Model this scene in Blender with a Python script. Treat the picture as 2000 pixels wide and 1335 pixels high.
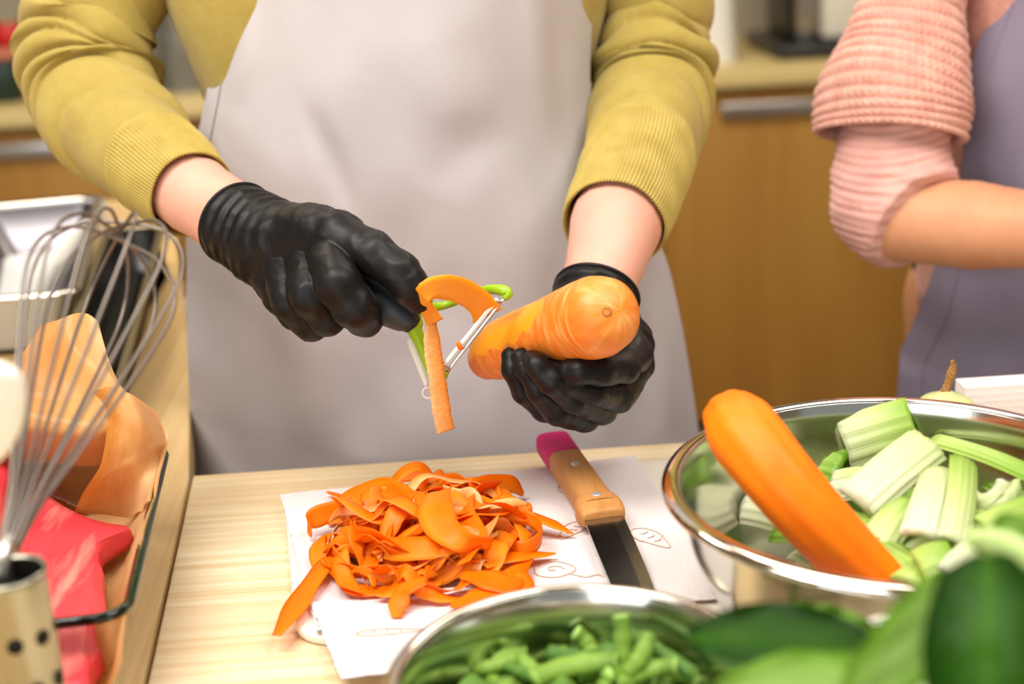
import bpy, math, random
import numpy as np
from mathutils import Vector, Matrix, Euler, noise as mnoise

for o in list(bpy.data.objects): bpy.data.objects.remove(o)
S = bpy.context.scene
COL = S.collection
R = math.radians

# ------------------------------------------------------------------ camera, world, lights, exposure
FPX = 2778.0
CAM = Vector((0, 0, 1.34))
cam_d = bpy.data.cameras.new('camera')
cam = bpy.data.objects.new('camera', cam_d); COL.objects.link(cam)
cam_rot = Matrix.Rotation(R(-2.6), 3, 'Z') @ Matrix.Rotation(R(90 - 18), 3, 'X') @ Matrix.Rotation(R(-2.8), 3, 'Z')
cam.matrix_world = Matrix.Translation(CAM) @ cam_rot.to_4x4()
cam_d.sensor_width = 36; cam_d.lens = FPX * 36 / 2000
cam_d.clip_start = 0.02
cam_d.dof.use_dof = True; cam_d.dof.focus_distance = 0.93; cam_d.dof.aperture_fstop = 4.0
S.camera = cam

S.view_settings.view_transform = 'Standard'; S.view_settings.look = 'None'
S.view_settings.gamma = 1; S.view_settings.use_curve_mapping = False
S.view_settings.exposure = 0.02

wd = bpy.data.worlds.new('world'); S.world = wd; wd.use_nodes = True
bg = wd.node_tree.nodes['Background']
bg.inputs[0].default_value = (0.93, 0.96, 1.0, 1); bg.inputs[1].default_value = 0.42

def area(name, loc, target, sx, sy, power, color=(1, 1, 1)):
    l = bpy.data.lights.new(name, 'AREA'); l.shape = 'RECTANGLE'; l.size = sx; l.size_y = sy
    l.energy = power; l.color = color
    o = bpy.data.objects.new(name, l); COL.objects.link(o); o.location = loc
    d = Vector(target) - Vector(loc)
    o.rotation_euler = d.to_track_quat('-Z', 'Y').to_euler()
    return o
area('ceiling_lamp', (-0.7, 0.35, 2.62), (-0.7, 0.36, 0), 1.3, 0.7, 49, (1, 0.96, 0.9))
area('ceiling_lamp', (0.95, 0.3, 2.62), (0.95, 0.31, 0), 1.2, 0.6, 28, (1, 0.96, 0.9))
area('ceiling_lamp', (0.1, 2.1, 2.62), (0.1, 2.11, 0), 2.4, 0.5, 42, (1, 0.9, 0.75))
area('front_fill_light', (-1.5, -1.75, 1.75), (0, 1.0, 0.95), 1.9, 1.3, 34, (0.93, 0.97, 1.0))  # soft front fill added behind the camera; no window is seen there

# ------------------------------------------------------------------ pixel helpers (2000 x 1335 frame)
def ray(x, y):
    return cam_rot @ Vector(((x - 1000) / FPX, -(y - 667.5) / FPX, -1))
def W(x, y, Y):                       # point on the vertical plane at distance Y
    d = ray(x, y); return CAM + d * (Y / d.y)
def H(x, y, z):                       # point on the horizontal plane at height z
    d = ray(x, y); return CAM + d * ((z - CAM.z) / d.z)
def depth(p): return (Vector(p) - CAM).dot(-(cam_rot @ Vector((0, 0, 1))))
def rad(p, r): return r * depth(p) / FPX
def WR(x, y, Y, r):
    p = W(x, y, Y); return (p, rad(p, r))

def where(dx, dy, rx, ry, place):
    u, v = dx / rx, dy / ry
    if u * u + v * v < .12: return 'in the middle of the ' + place
    h = 'left' if u < -.38 else 'right' if u > .38 else ''; w = 'far' if v > .38 else 'near' if v < -.38 else ''
    return 'at the ' + (w + ' ' + h).strip() + ' side of the ' + place if (h or w) else 'in the middle of the ' + place
# ------------------------------------------------------------------ object helpers
def props(o, label=None, cat=None, group=None, kind=None, category=None):
    cat = cat or category
    if label: o['label'] = label
    if cat: o['category'] = cat
    if group: o['group'] = group
    if kind: o['kind'] = kind
    return o
def thing(name, loc, label, cat, group=None):
    o = bpy.data.objects.new(name, None); COL.objects.link(o)
    o.location = loc; o.empty_display_size = 0.03
    return props(o, label, cat, group)
def wloc(o):
    v = Vector(o.location)
    while o.parent: o = o.parent; v += o.location
    return v
def obj(name, me, mat, parent=None, smooth=True, **kw):
    if not isinstance(me, bpy.types.Mesh): me = me_from(*me)
    me.name = name
    o = bpy.data.objects.new(name, me); COL.objects.link(o)
    mats = mat if isinstance(mat, (list, tuple)) else [mat]
    for m in mats: me.materials.append(m)
    if parent is not None:
        me.transform(Matrix.Translation(-wloc(parent))); o.parent = parent
    else:
        co = np.empty(len(me.vertices) * 3); me.vertices.foreach_get('co', co); co = co.reshape(-1, 3)
        b = Vector(((co[:, 0].min() + co[:, 0].max()) / 2, (co[:, 1].min() + co[:, 1].max()) / 2, co[:, 2].min()))
        me.transform(Matrix.Translation(-b)); o.location = b
    if smooth: me.polygons.foreach_set('use_smooth', [True] * len(me.polygons))
    return props(o, **kw)
def me_from(v, f, uv=None):
    me = bpy.data.meshes.new('m')
    me.from_pydata([tuple(map(float, p)) for p in v], [], [tuple(map(int, q)) for q in f])
    if uv is not None:
        l = me.uv_layers.new(name='UVMap')
        vi = np.empty(len(me.loops), dtype=np.int32); me.loops.foreach_get('vertex_index', vi)
        l.data.foreach_set('uv', np.asarray(uv, dtype=float)[vi].ravel())
    me.validate(); return me
def grid(P, closed=False, cap=False, uvs=None):
    P = np.asarray(P, dtype=float); a, b, _ = P.shape
    V = P.reshape(-1, 3)
    I = np.arange(a * b).reshape(a, b)
    J = np.concatenate([I, I[:, :1]], 1) if closed else I
    F = np.stack([J[:-1, :-1], J[:-1, 1:], J[1:, 1:], J[1:, :-1]], -1).reshape(-1, 4).tolist()
    u = np.repeat(np.linspace(0, 1, a), b)
    if closed:
        v = np.tile(np.abs(np.linspace(0, 2, b, endpoint=False) - 1), a) if uvs is None else np.tile(np.linspace(0, 1, b, endpoint=False), a)
    else: v = np.tile(np.linspace(0, 1, b), a)
    uv = np.stack([u, v], 1)
    if cap:
        F.append(I[0, ::-1].tolist()); F.append(I[-1].tolist())
        F[-2] = F[-2][::-1]; F[-1] = F[-1][::-1]
        F[-2], F[-1] = F[-2], F[-1]
    return V, F, uv
def fix(me):
    import bmesh
    bm = bmesh.new(); bm.from_mesh(me); bmesh.ops.recalc_face_normals(bm, faces=bm.faces); bm.to_mesh(me); bm.free(); return me
def gmesh(P, closed=False, cap=False, uvs=None):
    return fix(me_from(*grid(P, closed, cap, uvs)))
def join(parts):
    V, F, U, n = [], [], [], 0
    for g in parts:
        v, f = g[0], g[1]; uv = g[2] if len(g) > 2 and g[2] is not None else np.zeros((len(v), 2))
        V.append(np.asarray(v, float)); U.append(uv); F += [[i + n for i in q] for q in f]; n += len(v)
    return fix(me_from(np.concatenate(V), F, np.concatenate(U)))
def box(lo, hi, bev=0.0, seg=2):
    import bmesh
    bm = bmesh.new(); bmesh.ops.create_cube(bm, size=1)
    lo = Vector(lo); hi = Vector(hi)
    for v in bm.verts: v.co = Vector([(lo[i] + hi[i]) / 2 + v.co[i] * (hi[i] - lo[i]) for i in range(3)])
    if bev: bmesh.ops.bevel(bm, geom=bm.edges, offset=bev, segments=seg, affect='EDGES', profile=0.5)
    me = bpy.data.meshes.new('b'); bm.to_mesh(me); bm.free(); return me
def prism(pts, h, bev=0.0, seg=3, down=True):
    """polygon of 3D points (roughly horizontal) extruded by h along z, edges bevelled"""
    import bmesh
    bm = bmesh.new(); vs = [bm.verts.new(p) for p in pts]; f = bm.faces.new(vs)
    r = bmesh.ops.extrude_face_region(bm, geom=[f])
    for v in [g for g in r['geom'] if isinstance(g, bmesh.types.BMVert)]: v.co.z += h
    bmesh.ops.recalc_face_normals(bm, faces=bm.faces)
    if bev:
        bmesh.ops.bevel(bm, geom=bm.edges, offset=bev, segments=seg, affect='EDGES', profile=0.5)
    me = bpy.data.meshes.new('p'); bm.to_mesh(me); bm.free(); return me
def crom(pts, n):
    """Catmull-Rom resample of an array of k-vectors to n samples"""
    P = np.asarray(pts, float)
    if P.ndim == 1: P = P[:, None]
    P = np.vstack([2 * P[0] - P[1], P, 2 * P[-1] - P[-2]])
    t = np.linspace(0, len(P) - 3 - 1e-9, n); i = t.astype(int); f = (t - i)[:, None]
    a, b, c, d = P[i], P[i + 1], P[i + 2], P[i + 3]
    return 0.5 * (2 * b + (c - a) * f + (2 * a - 5 * b + 4 * c - d) * f ** 2 + (3 * b - a - 3 * c + d) * f ** 3)
def norm(a): return a / np.maximum(np.linalg.norm(a, axis=-1, keepdims=True), 1e-12)
def frames(C, ref):
    T = norm(np.gradient(C, axis=0)); ref = np.asarray(ref, float)
    if ref.ndim == 1: ref = np.tile(ref, (len(C), 1))
    E1 = norm(ref - (ref * T).sum(1, keepdims=True) * T)
    return T, E1, np.cross(T, E1)
def loft(pts, radii, ns, nt, ref=(0, -1, 0.3), disp=None, flat=1.0, t0=None):
    """tube through pts; theta 0 faces ref. disp(s, th) array -> metres. returns P[ns,nt,3]"""
    C = crom([list(p) for p in pts], ns); r = crom(radii, ns)[:, 0]
    T, E1, E2 = frames(C, ref)
    th = np.linspace(0, 2 * math.pi, nt, endpoint=False)
    s = np.linspace(0, 1, ns)
    Rr = np.repeat(r[:, None], nt, 1)
    if disp is not None:
        SS, TH = np.meshgrid(s, th, indexing='ij'); Rr = Rr + disp(SS, TH)
    return C[:, None] + (E1[:, None] * (np.cos(th) * flat)[None, :, None] + E2[:, None] * np.sin(th)[None, :, None]) * Rr[..., None]
def tube(pts, r, n=24, k=8, ref=(0.13, -1, 0.31), radii=None, cap=True):
    C = np.array([list(p) for p in pts])
    P = loft(C, radii if radii is not None else [r] * len(C), n, k, ref)
    return grid(P, True, cap)
def ball_end(P):
    """append shrinking rings so a loft closes round at both ends"""
    out = []
    for side in (0, 1):
        Q = P if side else P[::-1]
        c = Q[-1].mean(0); t = norm((Q[-1].mean(0) - Q[-2].mean(0))[None])[0]; r = np.linalg.norm(Q[-1] - c, axis=1).mean()
        rings = []
        for a in (25, 48, 68, 84):
            rings.append(c + (Q[-1] - c) * math.cos(R(a)) + t * r * math.sin(R(a)) * 0.8)
        out.append(np.array(rings))
    return np.concatenate([out[0][::-1], P, out[1]])
def lathe(profile, n=96, center=(0, 0, 0)):
    th = np.linspace(0, 2 * math.pi, n, endpoint=False)
    P = np.array([[[r * math.cos(a) + center[0], r * math.sin(a) + center[1], z + center[2]] for a in th] for r, z in profile])
    return grid(P, True, False)
def sm_profile(pts, n):
    return [tuple(p) for p in crom(pts, n)]
def ribbon(C, Wd, w, t=0.0012, curl=0.0):
    """C[n,3] path, Wd[n,3] unit width direction, w[n] half width"""
    T = norm(np.gradient(C, axis=0)); Wd = norm(Wd - (Wd * T).sum(1, keepdims=True) * T); N = np.cross(T, Wd)
    cs = [(-1, 0.35), (-0.55, 1), (0, 1), (0.55, 1), (1, 0.35), (1, -0.35), (0.55, -1), (0, -1), (-0.55, -1), (-1, -0.35)]
    P = np.stack([C + Wd * (a * w)[:, None] + N * (b * t / 2 + curl * (a * a) * w)[:, None] for a, b in cs], 1)
    return P
# ---- implicit surfaces (surface nets)
def smin(a, b, k):
    h = np.clip(0.5 + 0.5 * (b - a) / k, 0, 1); return b * (1 - h) + a * h - k * h * (1 - h)
def cone_sdf(X, a, b, r1, r2, n=None, flat=1.0):
    a = np.array(a, dtype=np.float32); b = np.array(b, dtype=np.float32); ab = b - a; l2 = float(ab @ ab) + 1e-12
    q = X - a; t = np.clip((q @ ab) / l2, 0, 1); q = q - t[..., None] * ab
    d2 = (q * q).sum(-1)
    if n is not None:
        nn = np.array(n, dtype=np.float32); nn /= np.linalg.norm(nn); d2 = d2 + (flat * flat - 1) * (q @ nn) ** 2
    return np.sqrt(d2) - (r1 + (r2 - r1) * t)
def nets(f, lo, hi, h):
    ax = [np.arange(lo[i], hi[i] + h, h, dtype=np.float32) for i in range(3)]
    X = np.stack(np.meshgrid(*ax, indexing='ij'), -1); F = f(X)
    n = np.array(F.shape) - 1; Sg = F < 0
    def cor(A, o): return A[o[0]:o[0] + n[0], o[1]:o[1] + n[1], o[2]:o[2] + n[2]]
    corners = [(i, j, k) for i in (0, 1) for j in (0, 1) for k in (0, 1)]
    cnt = sum(cor(Sg, c).astype(np.int8) for c in corners)
    act = (cnt > 0) & (cnt < 8)
    idx = -np.ones(act.shape, dtype=np.int64); ids = np.argwhere(act); idx[act] = np.arange(len(ids))
    acc = np.zeros((len(ids), 3)); w = np.zeros(len(ids))
    for c in corners:
        for d in range(3):
            if c[d]: continue
            c2 = list(c); c2[d] = 1
            f1 = F[tuple((ids + c).T)]; f2 = F[tuple((ids + c2).T)]
            m = (f1 < 0) != (f2 < 0)
            t = np.where(m, f1 / np.where(m, f1 - f2, 1), 0)
            p = np.array(c)[None] + t[:, None] * (np.array(c2) - np.array(c))[None]
            acc[m] += p[m]; w[m] += 1
    V = (ids + acc / w[:, None]) * h + np.array([a[0] for a in ax])
    Q = []
    for d in range(3):
        e1, e2 = [(1, 2), (2, 0), (0, 1)][d]
        sl = [slice(1, -1)] * 3; sl[d] = slice(0, -1); A = Sg[tuple(sl)]
        sl[d] = slice(1, None); B = Sg[tuple(sl)]
        m = np.argwhere(A != B); off = np.ones(3, int); off[d] = 0; g = m + off
        sg = A[tuple(m.T)]
        o1 = np.zeros(3, int); o1[e1] = 1; o2 = np.zeros(3, int); o2[e2] = 1
        q = np.stack([idx[tuple((g - o1 - o2).T)], idx[tuple((g - o2).T)], idx[tuple(g.T)], idx[tuple((g - o1).T)]], 1)
        q[~sg] = q[~sg][:, ::-1]
        Q.append(q)
    Q = np.concatenate(Q); Q = Q[(Q >= 0).all(1)]
    return V, Q
def sdf_mesh(f, lo, hi, h, disp=None):
    V, Q = nets(f, lo, hi, h)
    me = me_from(V, Q)
    if disp is not None:
        n = len(me.vertices); N = np.empty(n * 3); me.vertices.foreach_get('normal', N)
        V = V + N.reshape(-1, 3) * disp(V)[:, None]
        me.vertices.foreach_set('co', V.ravel()); me.update()
    return me

# ------------------------------------------------------------------ materials
def nodes(name):
    m = bpy.data.materials.new(name); m.use_nodes = True; nt = m.node_tree
    return m, nt, nt.nodes['Principled BSDF']
def N(nt, t, **kw):
    n = nt.nodes.new(t)
    for k, v in kw.items():
        if hasattr(n, k) and k not in n.inputs: setattr(n, k, v)
        else: n.inputs[k].default_value = v
    return n
def mat(name, col, rough=0.5, metal=0.0, col2=None, scale=20, stretch=(1, 1, 1), bump=0.0, bscale=None, bstretch=None, bdist=0.002,
        sss=0.0, sssr=0.01, coat=0.0, spec=0.5, uv=False, detail=4, ramp=(0.35, 0.65), trans=0.0, sheen=0.0, ridged=False):
    m, nt, p = nodes(name); L = nt.links
    p.inputs['Base Color'].default_value = (*col, 1); p.inputs['Roughness'].default_value = rough
    p.inputs['Metallic'].default_value = metal; p.inputs['Specular IOR Level'].default_value = spec
    if coat: p.inputs['Coat Weight'].default_value = coat; p.inputs['Coat Roughness'].default_value = 0.12
    if sheen: p.inputs['Sheen Weight'].default_value = sheen
    if sss:
        p.inputs['Subsurface Weight'].default_value = sss; p.inputs['Subsurface Radius'].default_value = (1, 0.4, 0.2); p.inputs['Subsurface Scale'].default_value = sssr
    if trans: p.inputs['Transmission Weight'].default_value = trans
    tc = N(nt, 'ShaderNodeTexCoord'); src = tc.outputs['UV' if uv else 'Object']
    def mapped(st):
        mp = N(nt, 'ShaderNodeMapping'); mp.inputs['Scale'].default_value = st; L.new(src, mp.inputs[0]); return mp.outputs[0]
    if col2 is not None:
        nz = N(nt, 'ShaderNodeTexNoise', Scale=scale, Detail=detail, Roughness=0.6); L.new(mapped(stretch), nz.inputs['Vector'])
        rp = N(nt, 'ShaderNodeValToRGB'); rp.color_ramp.elements[0].position = ramp[0]; rp.color_ramp.elements[1].position = ramp[1]
        rp.color_ramp.elements[0].color = (*col, 1); rp.color_ramp.elements[1].color = (*col2, 1)
        L.new(nz.outputs['Fac'], rp.inputs[0]); L.new(rp.outputs[0], p.inputs['Base Color'])
    if bump:
        nb = N(nt, 'ShaderNodeTexNoise', Scale=bscale or scale, Detail=5, Roughness=0.6); L.new(mapped(bstretch or stretch), nb.inputs['Vector'])
        if ridged: nb.noise_type = 'RIDGED_MULTIFRACTAL'; nb.inputs['Detail'].default_value = 2
        b = N(nt, 'ShaderNodeBump', Strength=bump, Distance=bdist); L.new(nb.outputs['Fac'], b.inputs['Height']); L.new(b.outputs[0], p.inputs['Normal'])
    return m
def srgb(r, g, b):
    f = lambda c: ((c / 255 + 0.055) / 1.055) ** 2.4 if c > 10 else c / 255 / 12.92
    return (f(r), f(g), f(b))

M = {}
def add_wave(m, scale, dirn, strength, dist, uv=True, distort=0.0, second=None):
    """regular knit or weave relief on top of a material"""
    nt = m.node_tree; L = nt.links; p = nt.nodes['Principled BSDF']
    tc = N(nt, 'ShaderNodeTexCoord')
    w = N(nt, 'ShaderNodeTexWave', Scale=scale, Distortion=distort); w.bands_direction = dirn
    w.inputs['Detail Scale'].default_value = 2
    L.new(tc.outputs['UV' if uv else 'Object'], w.inputs['Vector'])
    h = w.outputs['Fac']
    if second:
        w2 = N(nt, 'ShaderNodeTexWave', Scale=second[0], Distortion=distort); w2.bands_direction = second[1]
        L.new(tc.outputs['UV' if uv else 'Object'], w2.inputs['Vector'])
        mu = N(nt, 'ShaderNodeMath', operation='ADD'); L.new(h, mu.inputs[0]); L.new(w2.outputs['Fac'], mu.inputs[1]); h = mu.outputs[0]
    b = N(nt, 'ShaderNodeBump', Strength=strength, Distance=dist); L.new(h, b.inputs['Height'])
    old = p.inputs['Normal'].links
    if old: L.new(old[0].from_socket, b.inputs['Normal'])
    L.new(b.outputs[0], p.inputs['Normal'])
    return m
M['olive'] = add_wave(mat('olive_knit', srgb(180, 159, 84), 0.95, col2=srgb(168, 145, 70), scale=30, bump=0.25, bscale=250, sheen=0.15, spec=0.15), 75, 'Y', 0.35, 0.0006)
M['olive_rib'] = mat('olive_rib_knit', srgb(186, 164, 88), 0.95, col2=srgb(170, 147, 70), scale=40, bump=0.2, bscale=300, sheen=0.15, spec=0.15)
M['apron'] = add_wave(mat('grey_apron_cotton', srgb(196, 189, 191), 0.9, col2=srgb(190, 182, 185), scale=8, bump=0.12, bscale=500, spec=0.2), 350, 'X', 0.12, 0.0003, second=(350, 'Y'))
M['apron_lilac'] = mat('lilac_grey_apron_cotton', srgb(140, 132, 150), 0.85, col2=srgb(132, 122, 140), scale=8, bump=0.15, bscale=400, spec=0.3)
M['pink'] = mat('pink_chunky_knit', srgb(222, 168, 152), 0.95, col2=srgb(206, 146, 130), scale=60, bump=0.5, bscale=160, bdist=0.003, sheen=0.2, spec=0.1)
M['pink_light'] = add_wave(mat('pink_fine_knit', srgb(224, 172, 160), 0.95, col2=srgb(212, 156, 146), scale=30, bump=0.3, bscale=120, sheen=0.15, spec=0.1, bstretch=(0.4, 1, 3)), 26, 'Z', 0.4, 0.002, uv=False, distort=2.5)
M['skin'] = mat('skin', srgb(228, 172, 152), 0.55, col2=srgb(222, 156, 134), scale=14, bump=0.08, bscale=300, sss=0.25, sssr=0.006, spec=0.35)
M['skin_warm'] = mat('skin_warm', srgb(216, 158, 118), 0.5, col2=srgb(206, 144, 106), scale=14, bump=0.08, bscale=300, sss=0.25, sssr=0.006, spec=0.35)
M['glove'] = mat('black_nitrile', (0.0055, 0.005, 0.005), 0.45, col2=(0.009, 0.008, 0.008), scale=12, bump=0.4, bscale=34, bstretch=(1.6, 1, 0.6), bdist=0.003, spec=0.26, ridged=True)
M['trouser'] = mat('dark_trouser', srgb(48, 50, 60), 0.9)
M['hair'] = mat('brown_hair', srgb(70, 48, 32), 0.5, bump=0.4, bscale=200, bstretch=(1, 1, 0.05))
def wood(name, c1, c2, axis=0, sc=1.0, rough=0.5, fine=0.5, ff=30):
    m, nt, p = nodes(name); L = nt.links; p.inputs['Roughness'].default_value = rough; p.inputs['Specular IOR Level'].default_value = 0.35
    tc = N(nt, 'ShaderNodeTexCoord'); mp = N(nt, 'ShaderNodeMapping'); st = [ff * sc] * 3; st[axis] = 1.6 * sc
    mp.inputs['Scale'].default_value = st; L.new(tc.outputs['Object'], mp.inputs[0])
    n1 = N(nt, 'ShaderNodeTexNoise', Scale=1.2, Detail=6, Roughness=0.65, Distortion=0.6); L.new(mp.outputs[0], n1.inputs['Vector'])
    mp2 = N(nt, 'ShaderNodeMapping'); st2 = [7 * sc] * 3; st2[axis] = 0.7 * sc; mp2.inputs['Scale'].default_value = st2; L.new(tc.outputs['Object'], mp2.inputs[0])
    n2 = N(nt, 'ShaderNodeTexNoise', Scale=1.0, Detail=2, Distortion=0.4); L.new(mp2.outputs[0], n2.inputs['Vector'])
    mu = N(nt, 'ShaderNodeMath', operation='MULTIPLY'); L.new(n1.outputs['Fac'], mu.inputs[0]); mu.inputs[1].default_value = fine
    ad = N(nt, 'ShaderNodeMath', operation='MULTIPLY_ADD'); L.new(n2.outputs['Fac'], ad.inputs[0]); ad.inputs[1].default_value = 1 - fine; L.new(mu.outputs[0], ad.inputs[2])
    rp = N(nt, 'ShaderNodeValToRGB'); rp.color_ramp.elements[0].position = 0.36; rp.color_ramp.elements[1].position = 0.62
    rp.color_ramp.elements[0].color = (*c2, 1); rp.color_ramp.elements[1].color = (*c1, 1)
    L.new(ad.outputs[0], rp.inputs[0]); L.new(rp.outputs[0], p.inputs['Base Color'])
    b = N(nt, 'ShaderNodeBump', Strength=0.1, Distance=0.001); L.new(n1.outputs['Fac'], b.inputs['Height']); L.new(b.outputs[0], p.inputs['Normal'])
    return m
M['pine'] = wood('pale_pine', srgb(244, 230, 198), srgb(214, 182, 130), 0, fine=.6, ff=110)
M['pine_side'] = wood('pine_lengthways', srgb(214, 186, 136), srgb(186, 148, 90), 1, fine=.6, ff=90)
M['cabinet'] = wood('oak_laminate', srgb(176, 130, 58), srgb(158, 110, 42), 2, 0.5, 0.6)
M['counter'] = mat('beige_counter', srgb(226, 202, 142), 0.45, col2=srgb(218, 194, 130), scale=5)
M['steel'] = mat('polished_steel', (0.70, 0.67, 0.62), 0.07, 1.0, bump=0.05, bscale=60, bstretch=(1, 1, 0.2), bdist=0.001)
M['steel_in'] = mat('brushed_steel', (0.56, 0.55, 0.49), 0.17, 1.0, bump=0.1, bscale=120, bstretch=(1, 1, 0.1), bdist=0.0006)
M['steel_soft'] = mat('satin_steel', (0.62, 0.6, 0.57), 0.32, 1.0)
M['wire'] = mat('whisk_wire', (0.18, 0.15, 0.13), 0.42, 0.8)
M['blade'] = mat('knife_blade', (0.40, 0.39, 0.36), 0.2, 1.0, bump=0.15, bscale=90, bdist=0.0006)
M['dark'] = mat('dark_enamel_and_shade', (0.010, 0.009, 0.007), 0.5, spec=0.12)
M['white'] = mat('white_plastic', srgb(240, 238, 232), 0.35)
M['cream'] = mat('cream_white', srgb(232, 226, 212), 0.5)
M['black'] = mat('black_plastic', (0.012, 0.012, 0.012), 0.35)
M['wall'] = mat('wall_paint', srgb(176, 168, 150), 0.8)
M['tile'] = mat('splashback_paint', srgb(170, 160, 140), 0.5)
M['floor'] = mat('floor_tile', srgb(150, 130, 105), 0.5, col2=srgb(140, 120, 98), scale=4)
M['handle_dark'] = mat('dark_soft_grip', srgb(36, 42, 50), 0.45)
M['green'] = mat('lime_plastic', srgb(146, 186, 22), 0.22, spec=0.6)
def rampmat(name, stops, axis='X', rough=0.4, noise_amt=0.1, nscale=(3, 30), bump=0.15, bdist=0.001, bst=(1, 40, 1), sss=0.15, sssr=0.004, coat=0.0, trans=0.0, off=0.0):
    """colour along a UV axis + streak noise"""
    m, nt, p = nodes(name); L = nt.links; p.inputs['Roughness'].default_value = rough
    tc = N(nt, 'ShaderNodeTexCoord'); sp = N(nt, 'ShaderNodeSeparateXYZ'); L.new(tc.outputs['UV'], sp.inputs[0])
    mp = N(nt, 'ShaderNodeMapping'); mp.inputs['Scale'].default_value = (nscale[0], nscale[1], 1); L.new(tc.outputs['UV'], mp.inputs[0])
    oi = N(nt, 'ShaderNodeObjectInfo'); L.new(oi.outputs['Random'], mp.inputs['Location'])
    nz = N(nt, 'ShaderNodeTexNoise', Scale=1.0, Detail=4, Roughness=0.6); L.new(mp.outputs[0], nz.inputs['Vector'])
    a = N(nt, 'ShaderNodeMath', operation='MULTIPLY_ADD'); L.new(nz.outputs['Fac'], a.inputs[0]); a.inputs[1].default_value = noise_amt * 2
    b = N(nt, 'ShaderNodeMath', operation='SUBTRACT'); L.new(sp.outputs[axis], b.inputs[0]); b.inputs[1].default_value = noise_amt - off; L.new(b.outputs[0], a.inputs[2])
    rp = N(nt, 'ShaderNodeValToRGB'); e = rp.color_ramp.elements
    while len(e) < len(stops): e.new(0.5)
    for el, (pos, c) in zip(e, stops): el.position = pos; el.color = (*c, 1)
    L.new(a.outputs[0], rp.inputs[0]); L.new(rp.outputs[0], p.inputs['Base Color'])
    if bump:
        mb = N(nt, 'ShaderNodeMapping'); mb.inputs['Scale'].default_value = bst; L.new(tc.outputs['UV'], mb.inputs[0])
        nb = N(nt, 'ShaderNodeTexNoise', Scale=1.0, Detail=3); L.new(mb.outputs[0], nb.inputs['Vector'])
        bp = N(nt, 'ShaderNodeBump', Strength=bump, Distance=bdist); L.new(nb.outputs['Fac'], bp.inputs['Height']); L.new(bp.outputs[0], p.inputs['Normal'])
    if sss: p.inputs['Subsurface Weight'].default_value = sss; p.inputs['Subsurface Radius'].default_value = (1, 0.8, 0.3); p.inputs['Subsurface Scale'].default_value = sssr
    if coat: p.inputs['Coat Weight'].default_value = coat; p.inputs['Coat Roughness'].default_value = 0.15
    if trans:
        tr = N(nt, 'ShaderNodeBsdfTranslucent'); L.new(rp.outputs[0], tr.inputs[0]); mx = N(nt, 'ShaderNodeMixShader'); mx.inputs[0].default_value = trans
        out = nt.nodes['Material Output']; L.new(p.outputs[0], mx.inputs[1]); L.new(tr.outputs[0], mx.inputs[2]); L.new(mx.outputs[0], out.inputs[0])
    return m
M['carrot_raw'] = rampmat('carrot_skin', [(0.0, srgb(232, 108, 18)), (0.42, srgb(238, 128, 34)), (0.64, srgb(240, 148, 66)), (0.85, srgb(244, 176, 106))], 'Z', 0.45, 0.9, (30, 3.5), 0.5, 0.0012, (90, 5, 1), 0.2, 0.004, off=0.48)
M['carrot_peeled'] = mat('peeled_carrot', srgb(254, 112, 0), 0.5, col2=srgb(255, 130, 4), scale=22, bump=0.2, bscale=90, bdist=0.001, spec=.3, sss=0.1, sssr=0.004)
M['carrot_strip'] = mat('fresh_peeled_strip', srgb(250, 152, 20), 0.36, col2=srgb(252, 166, 34), scale=20, sss=0.2, sssr=0.004)
M['peel'] = rampmat('carrot_peel', [(0.0, srgb(252, 128, 2)), (0.45, srgb(255, 144, 8)), (1.0, srgb(255, 168, 40))], 'Y', 0.4, 0.35, (4, 3), 0.15, 0.001, (60, 6, 1), 0.0, trans=0.42)
M['peel'].node_tree.nodes['Principled BSDF'].inputs['Specular IOR Level'].default_value = 0.3
M['peel_skin'] = rampmat('carrot_peel_skin_side', [(0.0, srgb(240, 136, 44)), (0.5, srgb(248, 168, 80)), (1.0, srgb(250, 206, 140))], 'Y', 0.5, 0.4, (30, 5), 0.4, 0.001, (90, 8, 1), 0.0, trans=0.25)
M['celery'] = rampmat('celery_stalk', [(0.0, srgb(214, 222, 176)), (0.5, srgb(190, 210, 126)), (1.0, srgb(142, 180, 56))], 'X', 0.35, 0.22, (1.5, 26), 0.3, 0.0012, (1, 60, 1), 0.15, 0.003, trans=0.15)
M['celery_pale'] = rampmat('pale_celery_stalk', [(0.0, srgb(222, 224, 196)), (1.0, srgb(200, 214, 148))], 'X', 0.35, 0.3, (1.5, 26), 0.3, 0.0012, (1, 60, 1), 0.15, 0.003, trans=0.15)
M['celery_green'] = rampmat('green_celery_stalk', [(0.0, srgb(182, 206, 106)), (1.0, srgb(120, 166, 36))], 'X', 0.35, 0.3, (1.5, 26), 0.3, 0.0012, (1, 60, 1), 0.15, 0.003, trans=0.15)
M['bean'] = rampmat('green_bean', [(0.0, srgb(104, 138, 44)), (0.5, srgb(124, 156, 62)), (1.0, srgb(88, 122, 40))], 'X', 0.4, 0.5, (2, 8), 0.2, 0.001, (3, 12, 1), 0.1)
M['bean_dark'] = rampmat('dark_green_bean', [(0.0, srgb(66, 104, 36)), (1.0, srgb(90, 130, 46))], 'X', 0.4, 0.5, (2, 8), 0.2, 0.001, (3, 12, 1), 0.1)
M['bean_end'] = mat('bean_cut_end', srgb(156, 196, 90), 0.5)
M['leaf'] = rampmat('leaf_green', [(0.0, srgb(120, 180, 40)), (0.35, srgb(62, 132, 20)), (1.0, srgb(30, 92, 14))], 'X', 0.3, 0.25, (5, 5), 0.5, 0.003, (14, 14, 1), 0.0, trans=0.3)
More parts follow.
